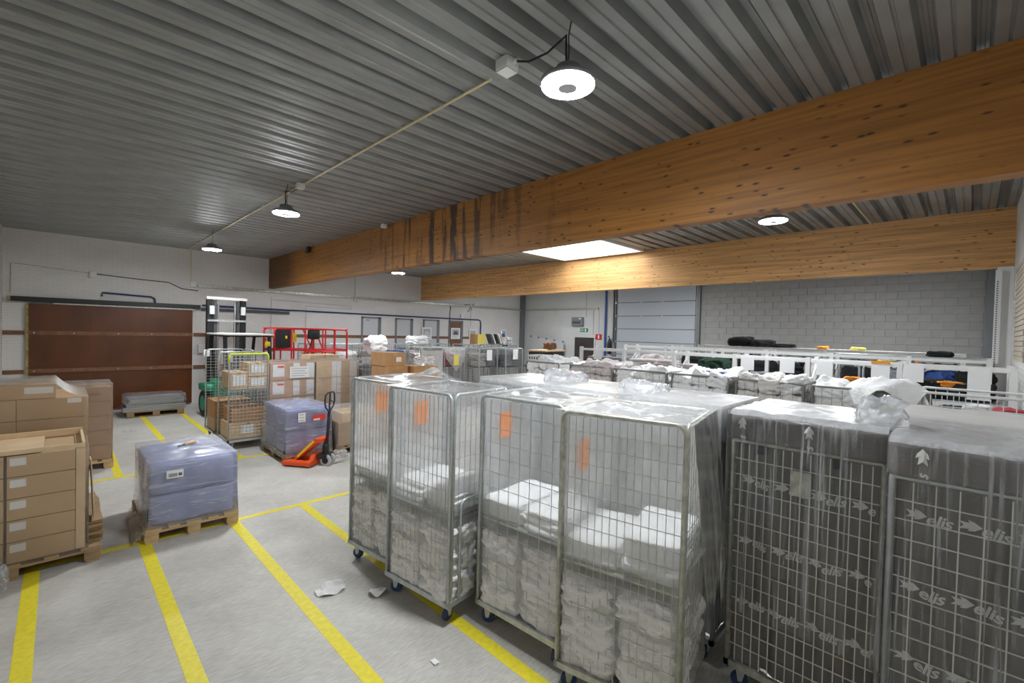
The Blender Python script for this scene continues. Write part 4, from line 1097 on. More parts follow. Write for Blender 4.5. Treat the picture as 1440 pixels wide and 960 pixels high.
for k, (y, z, lb) in enumerate(((.44, 1.80, 'orange garment on black pile near the pilaster wall'), (.18, 1.80, 'orange garment strip on black heap at the rack end'), (1.18, 1.77, 'orange garment on the black pile in the fifth bay'))):
    lump('garment', lb, 'clothing', 'cloth_orange', (8.12, y, z), (.2, .22, .07), k, seed=k + 2)
for k, (y, lb) in enumerate(((5.45, 'white label card hanging at the end bay of the front rack'), (2.55, 'white label card hanging in the fourth bay of the front rack'), (1.98, 'wide white card hanging in the fourth bay of the front rack'), (1.5, 'white label card hanging beside the fifth bay upright'),
                             (.86, 'white label card with orange strip on the front rack'), (.52, 'white card hanging next to the sixth upright of the front rack'), (-.08, 'tall white card hanging at the pilaster end of the front rack'))):
    t = thing('label_card', lb, 'label card', (7.930, y, 1.945))
    part('card', B().mm((-.006, -.1, -.13 if k != 6 else -.3), (0, .1, .08)), 'paper', t)
    if k == 4: part('strip', B().mm((-.01, -.1, .08), (0, .1, .12)), 'cloth_orange', t)
# second and later racks: piles seen between the beams
random.seed(5)
for rx, zz, ysr in ((10.02, 1.612, [5.4, 4.9, 4.3, 3.9, 3.3, 2.9, 2.4, 2.0, 1.4, .9, .3, -.05]), (11.87, 1.612, [5.2, 4.7, 4.1, 3.7, 2.9, 2.5, 1.9, 1.5, .8, .4]), (13.57, 1.612, [5.2, 4.7, 4.1, 3.7, 2.9, 2.5, 1.9, 1.5, .8, .4])):
    rn = {10.02: 'second', 11.87: 'third', 13.57: 'farthest'}[rx]
    for k, y in enumerate(ysr):
        m = random.choice(['cloth_black', 'cloth_blue', 'linen_grey', 'cloth_grey', 'linen_pink', 'cloth_black'])
        lump('garment_pile', {'cloth_black': 'black', 'cloth_blue': 'blue', 'linen_grey': 'pale grey', 'cloth_grey': 'dark grey', 'linen_pink': 'pinkish'}[m] + ' textile pile on the %s white rack behind the linen cages' % rn, 'clothing', m, (rx, y, zz + .12), (.44, .36, .26), k, seed=k, group='piles on the %s rack' % rn)
for k, (y, l, h, lb) in enumerate(((4.55, .55, .2, 'large black garment heap on top of the farthest rack'), (4.05, .6, .15, 'low black garment heap on top of the farthest rack'), (3.5, .55, .07, 'flat black garment on top of the farthest rack'))):
    lump('garment_pile', lb, 'clothing', 'cloth_black', (13.57, y, 2.125 + h / 2), (.5, l, h * 1.15), k, seed=k)
single('top_board', B().mm((13.28, .1, 2.085), (13.88, 5.6, 2.105)), 'white_paint', 'white board lying along the top of the farthest rack', 'board')
lump('garment', 'small black cap on the second rack top near the pilaster wall', 'clothing', 'cloth_black', (10.02, .35, 2.15), (.3, .3, .08), 0, 2)
single('top_board', B().mm((9.73, -.2, 2.085), (10.32, 1.7, 2.105)), 'galv', 'grey board lying along the top of the second rack', 'board')
for k, (x, y, m, lb) in enumerate(((13.5, 2.6, 'cloth_orange', 'small orange garment on the farthest rack top'), (13.5, 1.9, 'paper_yellow', 'small yellow packet on the farthest rack top'), (11.85, 1.2, 'paper_yellow', 'yellow packet on the third rack'), (11.85, .8, 'cloth_orange', 'orange packet on the third rack'))):
    lump('packet', lb, 'packet', m, (x, y, 2.14 if x > 13 else 1.92), (.25, .22, .07), k, k)
# hand truck handles standing between the racks
t = thing('steel_trolley', 'chrome tubular trolley handles between the front and second rack', 'trolley', (9.1, 1.15, 0))
for sx in (-.2, .2):
    for sy in (-.38, .53): part('wheel', B().lathe([(.05, -.015), (.05, .015)], 14, 'x', (sx, sy, .05)).mm((sx - .01, sy - .01, .05), (sx + .01, sy + .01, .1)), 'black_rubber', t)
for k in range(2):
    part('handle', B().tube(arch(.5, .1, 1.98, .1, k * .0), .016, 8), 'galv', t, (0, .55 * k - .2, 0), smooth=True)
part('cross_bar', B().tube([(0, -.45, 1.7), (0, .6, 1.7)], .012, 7), 'galv', t)
part('deck', B().mm((-.25, -.45, .1), (.25, .6, .14)), 'galv', t)
single('pump_sprayer', B().lathe([(.02, 0), (.08, .02), (.085, .5), (.05, .6), (.03, .68)], 14, 'z', (16.62, 10.85, 1.5)).bar((16.62, 10.85, 2.2), (16.52, 10.85, 2.28), .03, .03).box((16.70, 10.85, 1.9), (.03, .05, .2)), 'black_metal', 'dark pump sprayer hanging beside the sectional door', 'sprayer', smooth=True)

# ------------------------------------------------------------------ PALLETS AND CARTONS (left side)
def pallet(label, loc, rz=0.0, w=.8, d=1.2, m='pallet_wood', group=None):
    t = thing('pallet', label, 'pallet', loc, rz, group)
    for k in range(5):
        bw = .145 if k % 2 == 0 else .10
        part('deck_board', cmesh(('deck_board', bw, d), lambda: B().mm((-bw / 2, -d / 2, 0), (bw / 2, d / 2, .022)), m), m, t, (-w / 2 + .0725 + (w - .145) * k / 4, 0, .122))
    for k in (-1, 0, 1):
        part('stringer_board', cmesh(('stringer_board', w), lambda: B().mm((-w / 2, -.0725, 0), (w / 2, .0725, .022)), m), m, t, (0, k * (d / 2 - .0725), .100))
        for j in (-1, 0, 1):
            part('block', cmesh(('pblock',), lambda: B().mm((-.06, -.07, 0), (.06, .07, .078)), m), m, t, (j * (w / 2 - .06), k * (d / 2 - .0725), .022))
    for j in (-1, 0, 1):
        part('bottom_board', cmesh(('bottom_board', d), lambda: B().mm((-.05, -d / 2, 0), (.05, d / 2, .022)), m), m, t, (j * (w / 2 - .06), 0, 0))
    return t
def carton(label, lo, hi, m='cardboard', group=None, labels=(), tape=True, face='-y', red=(), rz=0.0):
    c = [(lo[i] + hi[i]) / 2 for i in range(3)]; h = [(hi[i] - lo[i]) / 2 for i in range(3)]
    t = thing('carton', label, 'carton', (c[0], c[1], lo[2]), rz, group)
    part('body', B().mm((-h[0], -h[1], 0), (h[0], h[1], 2 * h[2] - .004)), m, t)
    if tape: part('tape_strip', B().mm((-.03, -h[1] - .001, 2 * h[2] - .004), (.03, h[1] + .001, 2 * h[2] - .002)).mm((-.03, -h[1] - .0015, 2 * h[2] - .07), (.03, -h[1], 2 * h[2] - .003)), 'tape', t)
    for (a0, a1, z0, z1) in labels:
        part('paper_label', B().mm((-h[0] + 2 * h[0] * a0, -h[1] - .003, 2 * h[2] * z0), (-h[0] + 2 * h[0] * a1, -h[1], 2 * h[2] * z1)), 'paper', t)
    for (a0, a1, z0, z1) in red:
        part('red_mark', B().mm((-h[0] + 2 * h[0] * a0, -h[1] - .005, 2 * h[2] * z0), (-h[0] + 2 * h[0] * a1, -h[1] - .002, 2 * h[2] * z1)), 'label_red', t)
    return t
def wrap(label, loc, d, w, z0, z1, seed, m, rz=0.0, **k):
    return single('stretch_wrap', film_box(d, w, z0, z1, seed, **k), m, label, 'plastic film', loc, rz, smooth=True)

# nearest stack: five rows of cartons
pallet('worn pallet under the nearest wrapped carton stack with white labels', (-.31, 6.56, 0), 0, w=1.22, d=1.2, m='pallet_old')
for r in range(5):
    z = .146 + r * .195
    rn = ('bottom', 'second', 'middle', 'fourth', 'top')[r]
    carton('long brown carton with a white label in the %s row of the nearest stack' % rn, (-.325, 5.99, z), (.115, 6.75, z + .190), labels=((.04, .27, .52, .88),), tape=False)
    carton('short brown carton by the wall in the %s row of the nearest stack' % rn, (-.91, 5.99, z), (-.345, 6.75, z + .190), tape=False)
single('corner_board', B().mm((.12, 5.985, .15), (.185, 6.75, 1.12)), 'cardboard_light', 'tall cardboard corner board on the nearest carton stack', 'cardboard')
single('cardboard_tray', B().mm((-.91, 5.98, 1.125), (.185, 6.0, 1.165)).mm((-.91, 6.72, 1.125), (.185, 6.75, 1.19)).mm((.165, 6.0, 1.125), (.185, 6.72, 1.17)).mm((-.91, 6.0, 1.125), (-.1, 6.72, 1.14)), 'cardboard_light', 'open cardboard tray lying on the nearest carton stack', 'cardboard')
single('cardboard_flap', B().bar((.255, 6.2, .37), (.232, 6.25, .95), .30, .008), 'cardboard_light', 'loose cardboard flap leaning against the nearest stack side', 'cardboard')
wrap('stretch film around the nearest carton stack', (-.355, 6.37, 0), 1.13, .80, .10, 1.12, 3, 'film_warm', top=False, crease=.008, bulge=.004)
lump('film_scrap', 'crumpled film scrap on the floor before the nearest stack', 'plastic film', 'film_bag', (-.40, 5.84, .10), (.16, .16, .22), .3, 1)
for k in range(6):
    single('loose_plank', B().box((.27 - .008 * (k % 3), 6.62 + .03 * (k % 2), .158 + k * .034), (.12, 1.05, .026), rz=.02 * (k % 3 - 1)), 'pallet_old', 'rough loose plank stacked on the pallet beside the nearest cartons', 'plank', group='loose planks beside the nearest cartons')
# taller stack behind it
pallet('pallet under the tall wrapped carton stack by the wall', (-.33, 7.55, 0), 0, w=1.2, d=1.0, m='pallet_old')
for r in range(6):
    z = .146 + r * .223
    for k, (a, c) in enumerate(((-.91, -.32), (-.315, .22))):
        carton('plain brown carton in row %s of the tall stack by the wall' % ('one', 'two', 'three', 'four', 'five', 'six')[r], (a, 7.08, z), (c, 8.0, z + .221), 'cardboard', group='cartons of the tall stack', labels=((.72, .93, .72, .95),) if k == 1 and r in (5, 3) else (), tape=False)
for k, (a, c) in enumerate(((-.91, -.47), (-.46, -.02))):
    carton('flat white-labelled carton on top of the tall stack, ' + ('beside the wall' if k == 0 else 'beside the film slope'), (a, 7.1, 1.486), (c, 7.9, 1.64), 'cardboard', labels=((.45, .95, .35, .8),), tape=False)
b = film_box(1.17, .97, .12, 1.49, 7, top=False, crease=.006, bulge=.004)
def slope(u, v):
    x = -.585 + 1.17 * u
    xx = x - .345 + .0
    k = max(0, min(1, (xx + .03) / .27))
    return Vector((x, -.485 + .97 * v, 1.655 - .165 * (1 - (1 - k) ** 2.2) + .006 * nz((u * 4, v * 4, 1), 3)))
b.grid(slope, 26, 12)
b.grid(lambda u, v: Vector((slope(u, 0).x, -.486, 1.48 + (slope(u, 0).z - 1.48) * v)), 26, 3)
single('stretch_wrap', b, 'film_warm', 'stretch film sloping over the tall carton stack', 'plastic film', (-.345, 7.54, 0), 0, smooth=True)
# third stack
pallet('pallet under the pinkish carton stack', (.22, 10.1, 0), 0, w=.82, d=.9)
for r in range(5):
    z = .146 + r * .232
    for k, (a, c) in enumerate(((-.18, .21), (.215, .60))):
        carton('pinkish-brown carton in row %s of the stack near the yellow lane' % ('one', 'two', 'three', 'four', 'five')[r], (a, 9.7, z), (c, 10.5, z + .23), 'cardboard_pink', group='cartons of the pinkish stack', tape=False)
wrap('stretch film around the pinkish carton stack', (.21, 10.1, 0), .82, .84, .08, 1.345, 5, 'film_warm', crease=.014, sag=-.0)
single('hand_hole', B().mm((.33, 9.69, 1.17), (.47, 9.70, 1.205)), 'cardboard_dark', 'dark hand hole on the top pinkish carton', 'carton opening')  # thin dark strip stands in for the shade in the hole
# flat silver-wrapped stack before the red door
pallet('low dark pallet under the flat silver stack', (1.75, 14.75, 0), R90, w=.7, d=1.15, m='pallet_old')
for k in range(6):
    single('flat_sheet', B().box((1.75 + random.uniform(-.03, .03), 14.8, .17 + k * .05), (1.25 - k * .03, .75, .044), rz=random.uniform(-.03, .03)), 'silver_wrap', 'flat silver sheet bundle in the low stack before the red door', 'sheet', group='silver sheets before the red door')
single('plastic_film', B().rbox((.62, .4, .12), .03, 10, lambda p, n: n * .03 * nz((p.x * 2, p.y * 2, p.z * 3), 4), c=(1.75, 14.8, .42)), 'film_wrap', 'film crumpled over the flat silver stack', 'plastic film', smooth=True)

# pale blue pallet in the middle of the floor
def pack(label, lo, hi, m, group):
    c = [(lo[i] + hi[i]) / 2 for i in range(3)]; h = [(hi[i] - lo[i]) / 2 for i in range(3)]
    return single('wrapped_pack', B().rbox(h, .035, 8, lambda p, n: n * .012 * nz((p.x * 2 + c[0], p.y * 2 + c[1], p.z * 2 + c[2]), 3)), m, label, 'pack', c, 0, group, True)
pallet('light wood pallet under the wrapped blue packs in mid floor', (1.08, 6.64, 0), 0, w=.87, d=1.2)
for lz, z in enumerate((.146, .48)):
    for ky, (e, g) in enumerate(((6.10, 6.68), (6.69, 7.24))):
        pack('pale blue wrapped pack in the %s layer of the mid-floor pallet' % ('lower', 'upper')[lz], (.70, e, z), (1.48, g, z + .33), 'blue_pack', 'packs on the mid-floor pallet')
wrap('stretch film around the blue packs of the mid-floor pallet', (1.09, 6.67, 0), .83, 1.19, .09, .845, 9, 'film_blue', crease=.014, flare=.02, sag=-.01)
t = thing('address_label', 'white barcode label on the mid-floor blue pallet', 'label', (.90, 6.045, .70))
part('sheet', B().mm((-.075, -.004, -.04), (.075, 0, .045)), 'paper', t)
for k in range(7): part('barcode_bar', B().mm((-.055 + k * .011, -.006, -.025), (-.049 + k * .011, -.004, .012)), 'ink', t)
part('barcode_square', B().mm((.03, -.006, -.02), (.062, -.004, .01)), 'ink', t)
t = thing('box_cutter', 'wooden-handled cutter lying on the mid-floor blue pallet', 'cutter', (1.15, 6.75, .87), .7)
part('handle', B().rbox((.09, .025, .02), .018, 4), 'cardboard_light', t, smooth=True)
part('blade', B().mm((-.17, -.015, -.006), (-.08, .015, .006)), 'dark_grey', t)
single('film_scrap', B().grid(lambda u, v: Vector((.55 + .14 * u + .03 * v, 6.0 + 1.1 * v, .04 + .16 * u + .04 * nz((u * 3, v * 6, 2), 3))), 8, 20), 'film_bag', 'loose film tail hanging off the mid-floor pallet', 'plastic film', smooth=True)

# second blue pallet with the pallet jack
pallet('grey worn pallet under the blue packs beside the pallet jack', (3.13, 8.75, 0), 0, w=.82, d=1.25, m='pallet_old')
for lz, z in enumerate((.146, .53)):
    for ky, (e, g) in enumerate(((8.17, 8.72), (8.73, 9.3))):
        pack('blue wrapped pack in the %s layer of the pallet beside the jack' % ('lower', 'upper')[lz], (2.76, e, z), (3.50, g, z + .38), 'blue_pack', 'packs beside the jack')
wrap('stretch film around the blue packs beside the pallet jack', (3.13, 8.74, 0), .80, 1.18, .10, .93, 12, 'film_blue', crease=.016, flare=.04, sag=-.05)
t = thing('address_label', 'red and white shipping label on the blue packs beside the jack', 'label', (3.28, 8.10, .74))
part('sheet', B().mm((-.11, -.004, -.05), (.11, 0, .05)), 'label_red', t)
part('white_field', B().mm((-.10, -.006, -.045), (.01, -.004, -.015)), 'paper', t)
t = thing('address_label', 'white paper label on the blue packs beside the jack', 'label', (2.98, 8.10, .77))
part('sheet', B().mm((-.06, -.004, -.08), (.06, 0, .08)), 'paper', t)
for k in range(3): part('text_line', B().mm((-.045, -.006, .04 - k * .05), (.04, -.004, .055 - k * .05)), 'ink_grey', t)
# pallet C
pallet('pallet under the brown carton next to the pallet jack', (4.05, 8.55, 0), 0, w=.85, d=.85, m='pallet_old')
carton('large brown carton on the pallet next to the pallet jack', (3.66, 8.16, .146), (4.45, 8.95, .58), 'cardboard', labels=((.42, .6, .55, .8), (.4, .6, .15, .35)))
for k in range(2):
    carton('smaller brown carton on top of the carton next to the jack', (3.75 + .36 * k, 8.2, .58), (4.10 + .36 * k, 8.8, .74), 'cardboard_light', group='small cartons by the jack')
wrap('loose film over the cartons next to the pallet jack', (4.05, 8.55, 0), .84, .84, .15, .8, 15, 'film_wrap', crease=.02, sag=.03)
lump('film_scrap', 'crumpled film scrap on the floor by the pallet jack wheel', 'plastic film', 'film_bag', (3.62, 7.98, .06), (.2, .18, .12), 0, 2)

# pallet jack
t = thing('pallet_jack', 'orange hand pallet jack with black loop handle', 'pallet jack', (3.24, 7.66, 0), .62)
for q in (-1, 1):
    part('fork', B().mm((q * .19 - .08, .20, .03), (q * .19 + .08, .66, .085)), 'orange_paint', t)
part('head_frame', B().prism([(-.28, .03), (.28, .03), (.28, .09), (.16, .12), (.10, .20), (-.10, .20), (-.16, .12), (-.28, .09)], .14, .22, 'y'), 'orange_paint', t)
part('slanted_plate', B().prism([(.50, .08), (.56, .08), (.16, .46), (.02, .46), (.02, .40), (.10, .40)], -.13, .13, 'x'), 'orange_paint', t)
part('yellow_stripe', B().bar((-.136, .46, .14), (-.136, .16, .42), .008, .035), 'yellow_sticker', t)
part('pump', B().lathe([(.055, .12), (.055, .34), (.04, .36), (.04, .42)], 14, 'z', (0, .02, 0)).box((0, .03, .16), (.2, .16, .08)), 'black_metal', t)
for s in (-1, 1):
    w_ = part('steer_wheel', B().lathe([(.05, -.025), (.092, -.022), (.095, -.015), (.095, .015), (.092, .022), (.05, .025)], 20, 'x', (s * .06, -.02, .095)), 'ink_grey', t)
    part('hub', B().lathe([(.055, -.028), (.055, .028)], 14, 'x', (s * .06, -.02, .095)), 'black_rubber', w_)
part('handle_tube', B().tube([(0, .0, .34), (0, -.03, .93)], .026, 10), 'black_metal', t, smooth=True)
part('handle_loop', B().tube([(0, -.03, .90), (.12, -.035, 1.0), (.145, -.04, 1.08), (.135, -.04, 1.20), (.08, -.045, 1.24), (-.08, -.045, 1.235), (-.135, -.04, 1.20), (-.145, -.04, 1.08), (-.12, -.035, 1.0)], .014, 8, closed=True), 'black_metal', t, smooth=True)
part('handle_stem', B().tube([(0, -.03, .92), (0, -.045, 1.23)], .013, 8), 'black_metal', t)
part('release_lever', B().bar((.02, -.05, 1.1), (.07, -.06, 1.06), .012, .012), 'black_metal', t)

# cage with lime-painted top and its neighbour
def labelled(i): return ((.1, .45, .3, .8),)
roll_cage('roll cage with lime-yellow painted top bar, filled with brown cartons', (2.56, 10.0, 0), R90, w=.70, d=.78, h=1.80, pv=.062, ph=.062, spv=.062, sph=.062, wt=.007, top_paint='lime_paint', shelf=1.12, gates=(1, 0))
for k, (a, c, z0, z1, lb) in enumerate(((2.26, 2.55, 1.13, 1.45, 'white-labelled carton on the shelf of the lime-topped cage, tall one'), (2.56, 2.88, 1.13, 1.36, 'white-labelled carton on the shelf of the lime-topped cage, lower of two'), (2.56, 2.88, 1.365, 1.62, 'white-labelled carton on the shelf of the lime-topped cage, upper of two'),
                                        (2.25, 2.88, .195, .50, 'long carton with a white label in the bottom of the lime-topped cage'), (2.3, 2.86, .505, .76, 'open brown carton in the middle of the lime-topped cage'))):
    carton(lb, (a, 9.66, z0), (c, 10.30, z1), 'cardboard_light' if k < 4 else 'cardboard_dark', labels=((.15, .85, .25, .85),) if k < 3 else ((.32, .66, .3, .8),) if k == 3 else ())
roll_cage('plain grey roll cage behind the lime-topped one', (2.56, 11.0, 0), R90, w=.74, d=.78, h=1.81, pv=.062, ph=.062, spv=.062, sph=.062, wt=.007, gates=(1, 0), open_front=True)
carton('open dark brown carton in the plain cage behind the lime-topped one', (2.22, 10.65, .46), (2.88, 11.3, .80), 'cardboard_dark')
carton('dark carton in the bottom of the plain cage behind the lime-topped one', (2.22, 10.65, .195), (2.88, 11.3, .455), 'cardboard')

# two pallets of white-labelled cartons
for p, (x0, x1, nm) in enumerate(((3.04, 3.93, 'beside the lime-topped cage'), (3.97, 4.88, 'beside the small grey cage'))):
    pallet('pallet under the white-labelled cartons ' + nm, ((x0 + x1) / 2, 10.45, 0), 0, w=x1 - x0, d=.95)
    for r in range(4):
        z = .146 + r * .36; h_ = .358
        if r == 3: h_ = .36
        xm = (x0 + x1) / 2
        for k, (a, c) in enumerate(((x0, xm - .003), (xm + .003, x1))):
            pl = {0: ((.12, .62, .2, .9),), 1: ((.0, .3, .1, .95), (.62, .98, .1, .95))}[k] if p == 0 else {0: ((.75, 1.0, .05, 1),), 1: ((0, .2, .05, 1.0), (.66, 1.0, .05, 1.0))}[k]
            carton('white-labelled brown carton stacked on the pallet ' + nm, (a, 10.0, z), (c, 10.9, z + h_), 'cardboard_light' if p else 'cardboard_pink', group='cartons on the pallet ' + nm, labels=pl, tape=False,
                   red=((.32, .6, .7, .82),) if p == 0 and k == 0 and r >= 2 else ())
    wrap('stretch film around the white-labelled cartons ' + nm, ((x0 + x1) / 2, 10.45, 0), x1 - x0 + .02, .93, .12, 1.60, 17 + p, 'film_wrap', crease=.006, sag=.0)
t = thing('address_label', 'large white address sheet on the cartons beside the lime-topped cage', 'label', (3.58, 9.965, 1.38))
part('sheet', B().mm((-.17, -.004, -.12), (.22, 0, .12)), 'paper', t)
for k in range(4): part('text_line', B().mm((-.14, -.006, .07 - k * .05), (.18 - .05 * (k % 2), -.004, .085 - k * .05)), 'ink_grey', t)
carton('plain brown carton standing behind the white-labelled pallets', (4.3, 11.2, 1.35), (5.0, 11.8, 1.66), 'cardboard_light')
single('carton_stand', B().mm((4.25, 11.15, 0), (5.05, 11.85, 1.35)), 'cardboard_pink', 'tall pinkish carton under the plain brown carton behind the pallets', 'carton')

# brown boxes right of the carton pallets
def bxl(lo, hi, lb, rz=0): carton(lb, lo, hi, 'cardboard_dark', labels=((.55, .8, .3, .65),) if 'topmost' in lb else (), rz=rz)
BX = [((4.95, 8.75, 0), (5.72, 9.5, .44), 'bottom carton of the tallest column in the brown heap'), ((5.0, 8.75, .44), (5.6, 9.4, .88), 'second carton up in the tallest column of the brown heap'), ((4.98, 8.72, .88), (5.62, 9.4, 1.20), 'third carton up in the tallest column of the brown heap'),
      ((5.0, 8.8, 1.20), (5.50, 9.5, 1.53), 'fourth brown carton of the loose heap, half hidden'), ((4.98, 8.9, 1.53), (5.50, 9.5, 1.82), 'topmost brown carton of the loose heap'),
      ((5.75, 8.8, 0), (6.4, 9.5, .6), 'bottom brown carton of the short column beside the tallest one'), ((5.72, 8.8, .6), (6.4, 9.5, 1.15), 'second brown carton of the short column beside the tallest one'), ((5.12, 8.2, 1.08), (5.72, 8.71, 1.38), 'pale-topped brown carton at the front of the loose heap'),
      ((5.1, 8.15, .5), (5.75, 8.7, 1.08), 'supporting brown carton at the front of the loose heap'), ((5.1, 8.15, 0), (5.75, 8.7, .5), 'floor carton at the front of the loose heap'), ((5.7, 8.85, 1.15), (6.35, 9.45, 1.50), 'top carton of the short column beside the blue clothing')]
for lo, hi, lb in BX: bxl(lo, hi, lb)
lump('film_scrap', 'crumpled clear bag lying on the short column of brown cartons', 'plastic film', 'film_bag', (6.05, 8.98, 1.63), (.42, .32, .20), .1, 3)

# ------------------------------------------------------------------ FORKLIFT
t = thing('forklift', 'green forklift with tall black mast and white overhead guard', 'forklift', (3.26, 13.2, 0), .08)
part('body', B().rbox((.50, .65, .38), .09, 5, c=(0, 0, .62)), 'green_paint', t, smooth=True)
part('counterweight', B().rbox((.52, .30, .35), .10, 5, c=(0, -.80, .60)), 'green_paint', t, smooth=True)
for x, y, r in ((-.52, .55, .34), (.52, .55, .34), (-.5, -.62, .28), (.5, -.62, .28)):
    w_ = part('tyre', B().lathe([(r * .55, -.11), (r * .92, -.11), (r, -.07), (r, .07), (r * .92, .11), (r * .55, .11)], 24, 'x', (x, y, r)), 'black_rubber', t)
    part('rim', B().lathe([(r * .56, -.112), (r * .3, -.08), (r * .3, .08), (r * .56, .112)], 18, 'x', (x, y, r)), 'green_paint', w_)
part('fender', B().rbox((.14, .36, .10), .05, 4, c=(-.5, .55, .74)), 'green_paint', t, smooth=True)
part('seat', B().rbox((.25, .25, .08), .05, 5, c=(0, -.2, 1.08)).rbox((.25, .07, .28), .05, 5, c=(0, -.45, 1.36)), 'black_rubber', t, smooth=True)
for x in (-.5, .5):
    part('guard_post', B().bar((x, -.72, .95), (x, -.62, 2.08), .07, .07), 'black_metal', t)
    part('guard_post', B().bar((x, .62, .95), (x, .35, 2.08), .06, .06), 'black_metal', t)
part('overhead_guard', B().rbox((.58, .62, .03), .025, 4, c=(0, -.12, 2.11)), 'white_paint', t)
for k in range(5): part('guard_bar', B().mm((-.44 + k * .22 - .02, -.7, 2.05), (-.44 + k * .22 + .02, .45, 2.085)), 'black_metal', t)
part('beacon', B().lathe([(.05, 0), (.05, .07), (.03, .09)], 12, 'z', (.44, -.5, 1.93)), 'orange_paint', t)
for s in (-1, 1):
    part('mast_channel', B().mm((s * .40 - .06, .85, .1), (s * .40 + .06, .98, 3.02)), 'black_metal', t)
    part('inner_mast', B().mm((s * .27 - .03, .87, .2), (s * .27 + .03, .96, 2.98)), 'dark_grey', t)
    part('lift_cylinder', B().tube([(s * .20, .90, .3), (s * .20, .90, 2.9)], .028, 10), 'chrome', t)
    part('hose', B().tube([(s * .33, .83, 1.2), (s * .34, .82, 2.0), (s * .33, .83, 2.6), (s * .3, .86, 2.75)], .014, 6), 'black_rubber', t)
    part('fork', B().mm((s * .25 - .05, 1.02, .06), (s * .25 + .05, 2.0, .10)).mm((s * .25 - .05, 1.02, .06), (s * .25 + .05, 1.06, .6)), 'dark_grey', t)
    part('mast_roller', B().box((s * .37, .80, 2.72), (.10, .06, .22)), 'white_plastic', t)
part('top_crosshead', B().mm((-.48, .82, 3.0), (.48, 1.0, 3.07)), 'white_plastic', t)
part('mid_crosshead', B().mm((-.46, .80, 2.42), (.46, .92, 2.47)), 'galv', t)
part('load_backrest', B().mm((-.45, 1.0, .5), (.45, 1.03, .56)).mm((-.45, 1.0, 1.1), (.45, 1.03, 1.16)), 'black_metal', t)
part('steering_column', B().bar((0, .25, .95), (0, .08, 1.35), .05, .05).lathe([(.14, 0), (.16, .01), (.16, .02), (.14, .03)], 18, 'z', (0, .07, 1.35)), 'black_metal', t)
part('tail_lamp', B().rbox((.06, .04, .06), .015, 3, c=(.42, -.72, 1.88)), 'yellow_sticker', t)
part('mirror', B().rbox((.07, .03, .09), .02, 3, c=(-.62, .3, 1.62)), 'white_plastic', t)
part('mirror_arm', B().tube([(-.5, .4, 1.75), (-.62, .32, 1.7)], .01, 6), 'black_metal', t)

# ------------------------------------------------------------------ RED LIFT
t = thing('platform_lift', 'red self-propelled lift with tubular guard rails', 'lift', (4.94, 13.15, 0))
def rail(pts, r=.026): return B().tube(pts, r, 8)
part('chassis', B().rbox((.95, .40, .22), .05, 4, c=(0, 0, .45)), 'red_paint', t, smooth=True)
for x in (-.7, .7):
    for y in (-.38, .38):
        part('tyre', B().lathe([(.1, -.07), (.2, -.07), (.2, .07), (.1, .07)], 18, 'y', (x, y, .2)), 'black_rubber', t)
part('scissor_stack', B().bar((-.8, -.1, .72), (.8, -.1, .98), .06, .08).bar((.8, -.1, .72), (-.8, -.1, .98), .06, .08).bar((-.8, .1, .72), (.8, .1, .98), .06, .08).bar((.8, .1, .72), (-.8, .1, .98), .06, .08), 'steel_grey', t)
part('platform', B().mm((-1.0, -.42, 1.0), (1.0, .42, 1.08)), 'red_paint', t)
for y in (-.42, .42):
    part('top_rail', rail([(-.98, y, 1.08), (-.98, y, 2.22), (-.92, y, 2.28), (-.25, y, 2.28), (.90, y, 2.28), (.97, y, 2.22), (.98, y, 1.08)]), 'red_paint', t, smooth=True)
    part('mid_rail', rail([(-.98, y, 1.72), (.98, y, 1.68)], .022), 'red_paint', t)
    for x in (-.55, -.2, .35, .62):
        part('rail_post', rail([(x, y, 1.08), (x, y, 2.28)], .022), 'red_paint', t)
    part('diagonal_rail', rail([(.05, y, 2.26), (.30, y, 1.70)], .020), 'red_paint', t)
for x in (-.98, .98):
    for zr in (2.28, 1.7): part('end_rail', rail([(x, -.42, zr), (x, .42, zr)], .023), 'red_paint', t)
part('gate_rail', rail([(-.30, -.5, 1.3), (-.28, -.5, 1.62), (-.2, -.5, 1.66), (.55, -.5, 1.66), (.6, -.5, 1.6), (.6, -.5, 1.3)], .022), 'red_paint', t, smooth=True)
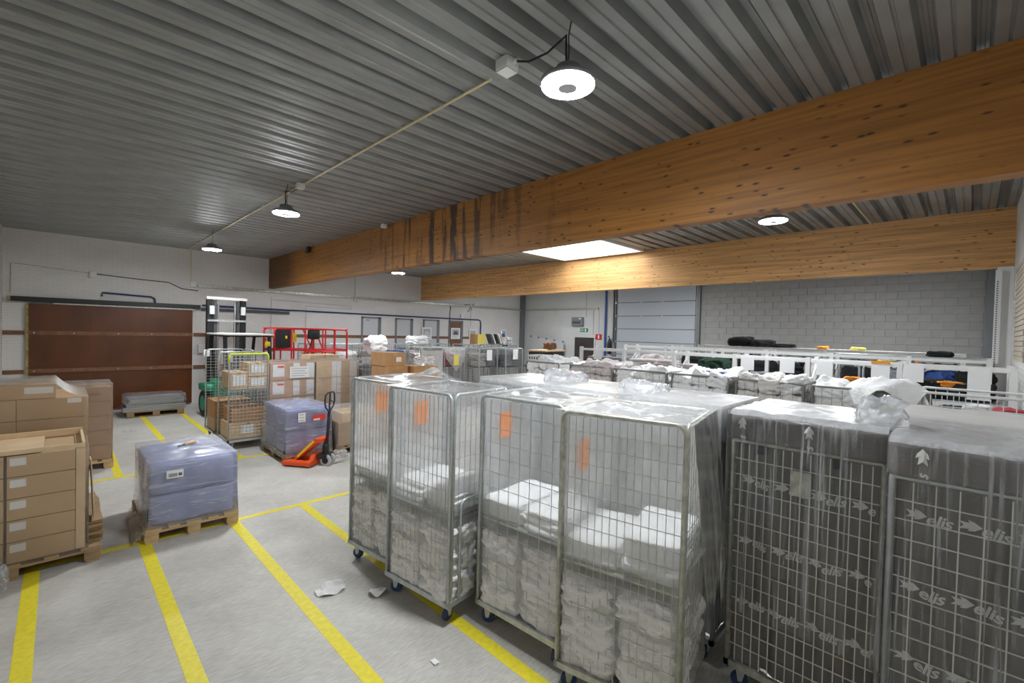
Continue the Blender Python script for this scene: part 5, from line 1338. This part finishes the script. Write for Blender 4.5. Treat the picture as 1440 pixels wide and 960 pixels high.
part('control_box', B().rbox((.22, .10, .26), .03, 4, c=(-.55, .25, 2.0)), 'black_metal', t)
part('sticker', B().mm((-.30, .28, 1.9), (-.18, .29, 2.16)), 'yellow_sticker', t)
part('warning_sticker', B().mm((-.52, .145, 2.0), (-.47, .15, 2.08)), 'yellow_sticker', t)
part('joystick_box', B().rbox((.15, .09, .13), .04, 4, c=(.05, -.36, 2.13)), 'black_rubber', t, smooth=True)
part('control_post', B().bar((.05, -.3, 1.1), (.05, -.3, 2.0), .09, .06), 'red_paint', t)
part('control_cable', B().tube([(.0, -.36, 2.0), (-.06, -.4, 1.8), (-.16, -.4, 1.5), (-.2, -.38, 1.3)], .014, 6), 'black_rubber', t)

# ------------------------------------------------------------------ small things on the floor
single('floor_rag', drape((1.72, 3.94, .03), .13, .10, .05, 4), 'linen_grey', 'small off-white rag lying on the bare floor', 'rag', smooth=True)
single('floor_rag', drape((2.02, 3.62, .025), .10, .08, .04, 7), 'linen_grey', 'pale rag lying under the film-wrapped cages', 'rag', smooth=True)
single('paper_scrap', B().grid(lambda u, v: Vector((1.86 + .04 * u, 2.55 + .06 * v, .004 + .008 * nz((u * 3, v * 3, 1), 3) + .006)), 5, 5), 'paper', 'tiny white paper scrap on the floor by a yellow line', 'paper scrap')
for k, (x, y, lb) in enumerate(((.05, 9.25, 'pale film scrap on the floor by the pinkish stack'), (.95, 12.6, 'pale film scrap on the floor of the far yellow lane'))):
    single('film_scrap', B().grid(lambda u, v: Vector((x + .25 * u, y + .12 * v, .008 + .02 * abs(nz((u * 4, v * 4, k), 3)))), 8, 6), 'film_bag', lb, 'plastic film', smooth=True)

t = thing('slotted_upright', 'pale slotted steel upright fixed beside the white pilaster', 'upright', (10.47, -.27, 0))
part('channel', B().mm((-.03, -.035, 0), (.03, .035, 3.5)), 'white_paint', t)
hb = B()
for k in range(40): hb.mm((-.032, .0, 1.9 + k * .036), (-.03, .018, 1.918 + k * .036))  # small dark boxes painted in for the shade inside the holes
part('slot_row', hb, 'ink', t)['kind'] = 'stuff'
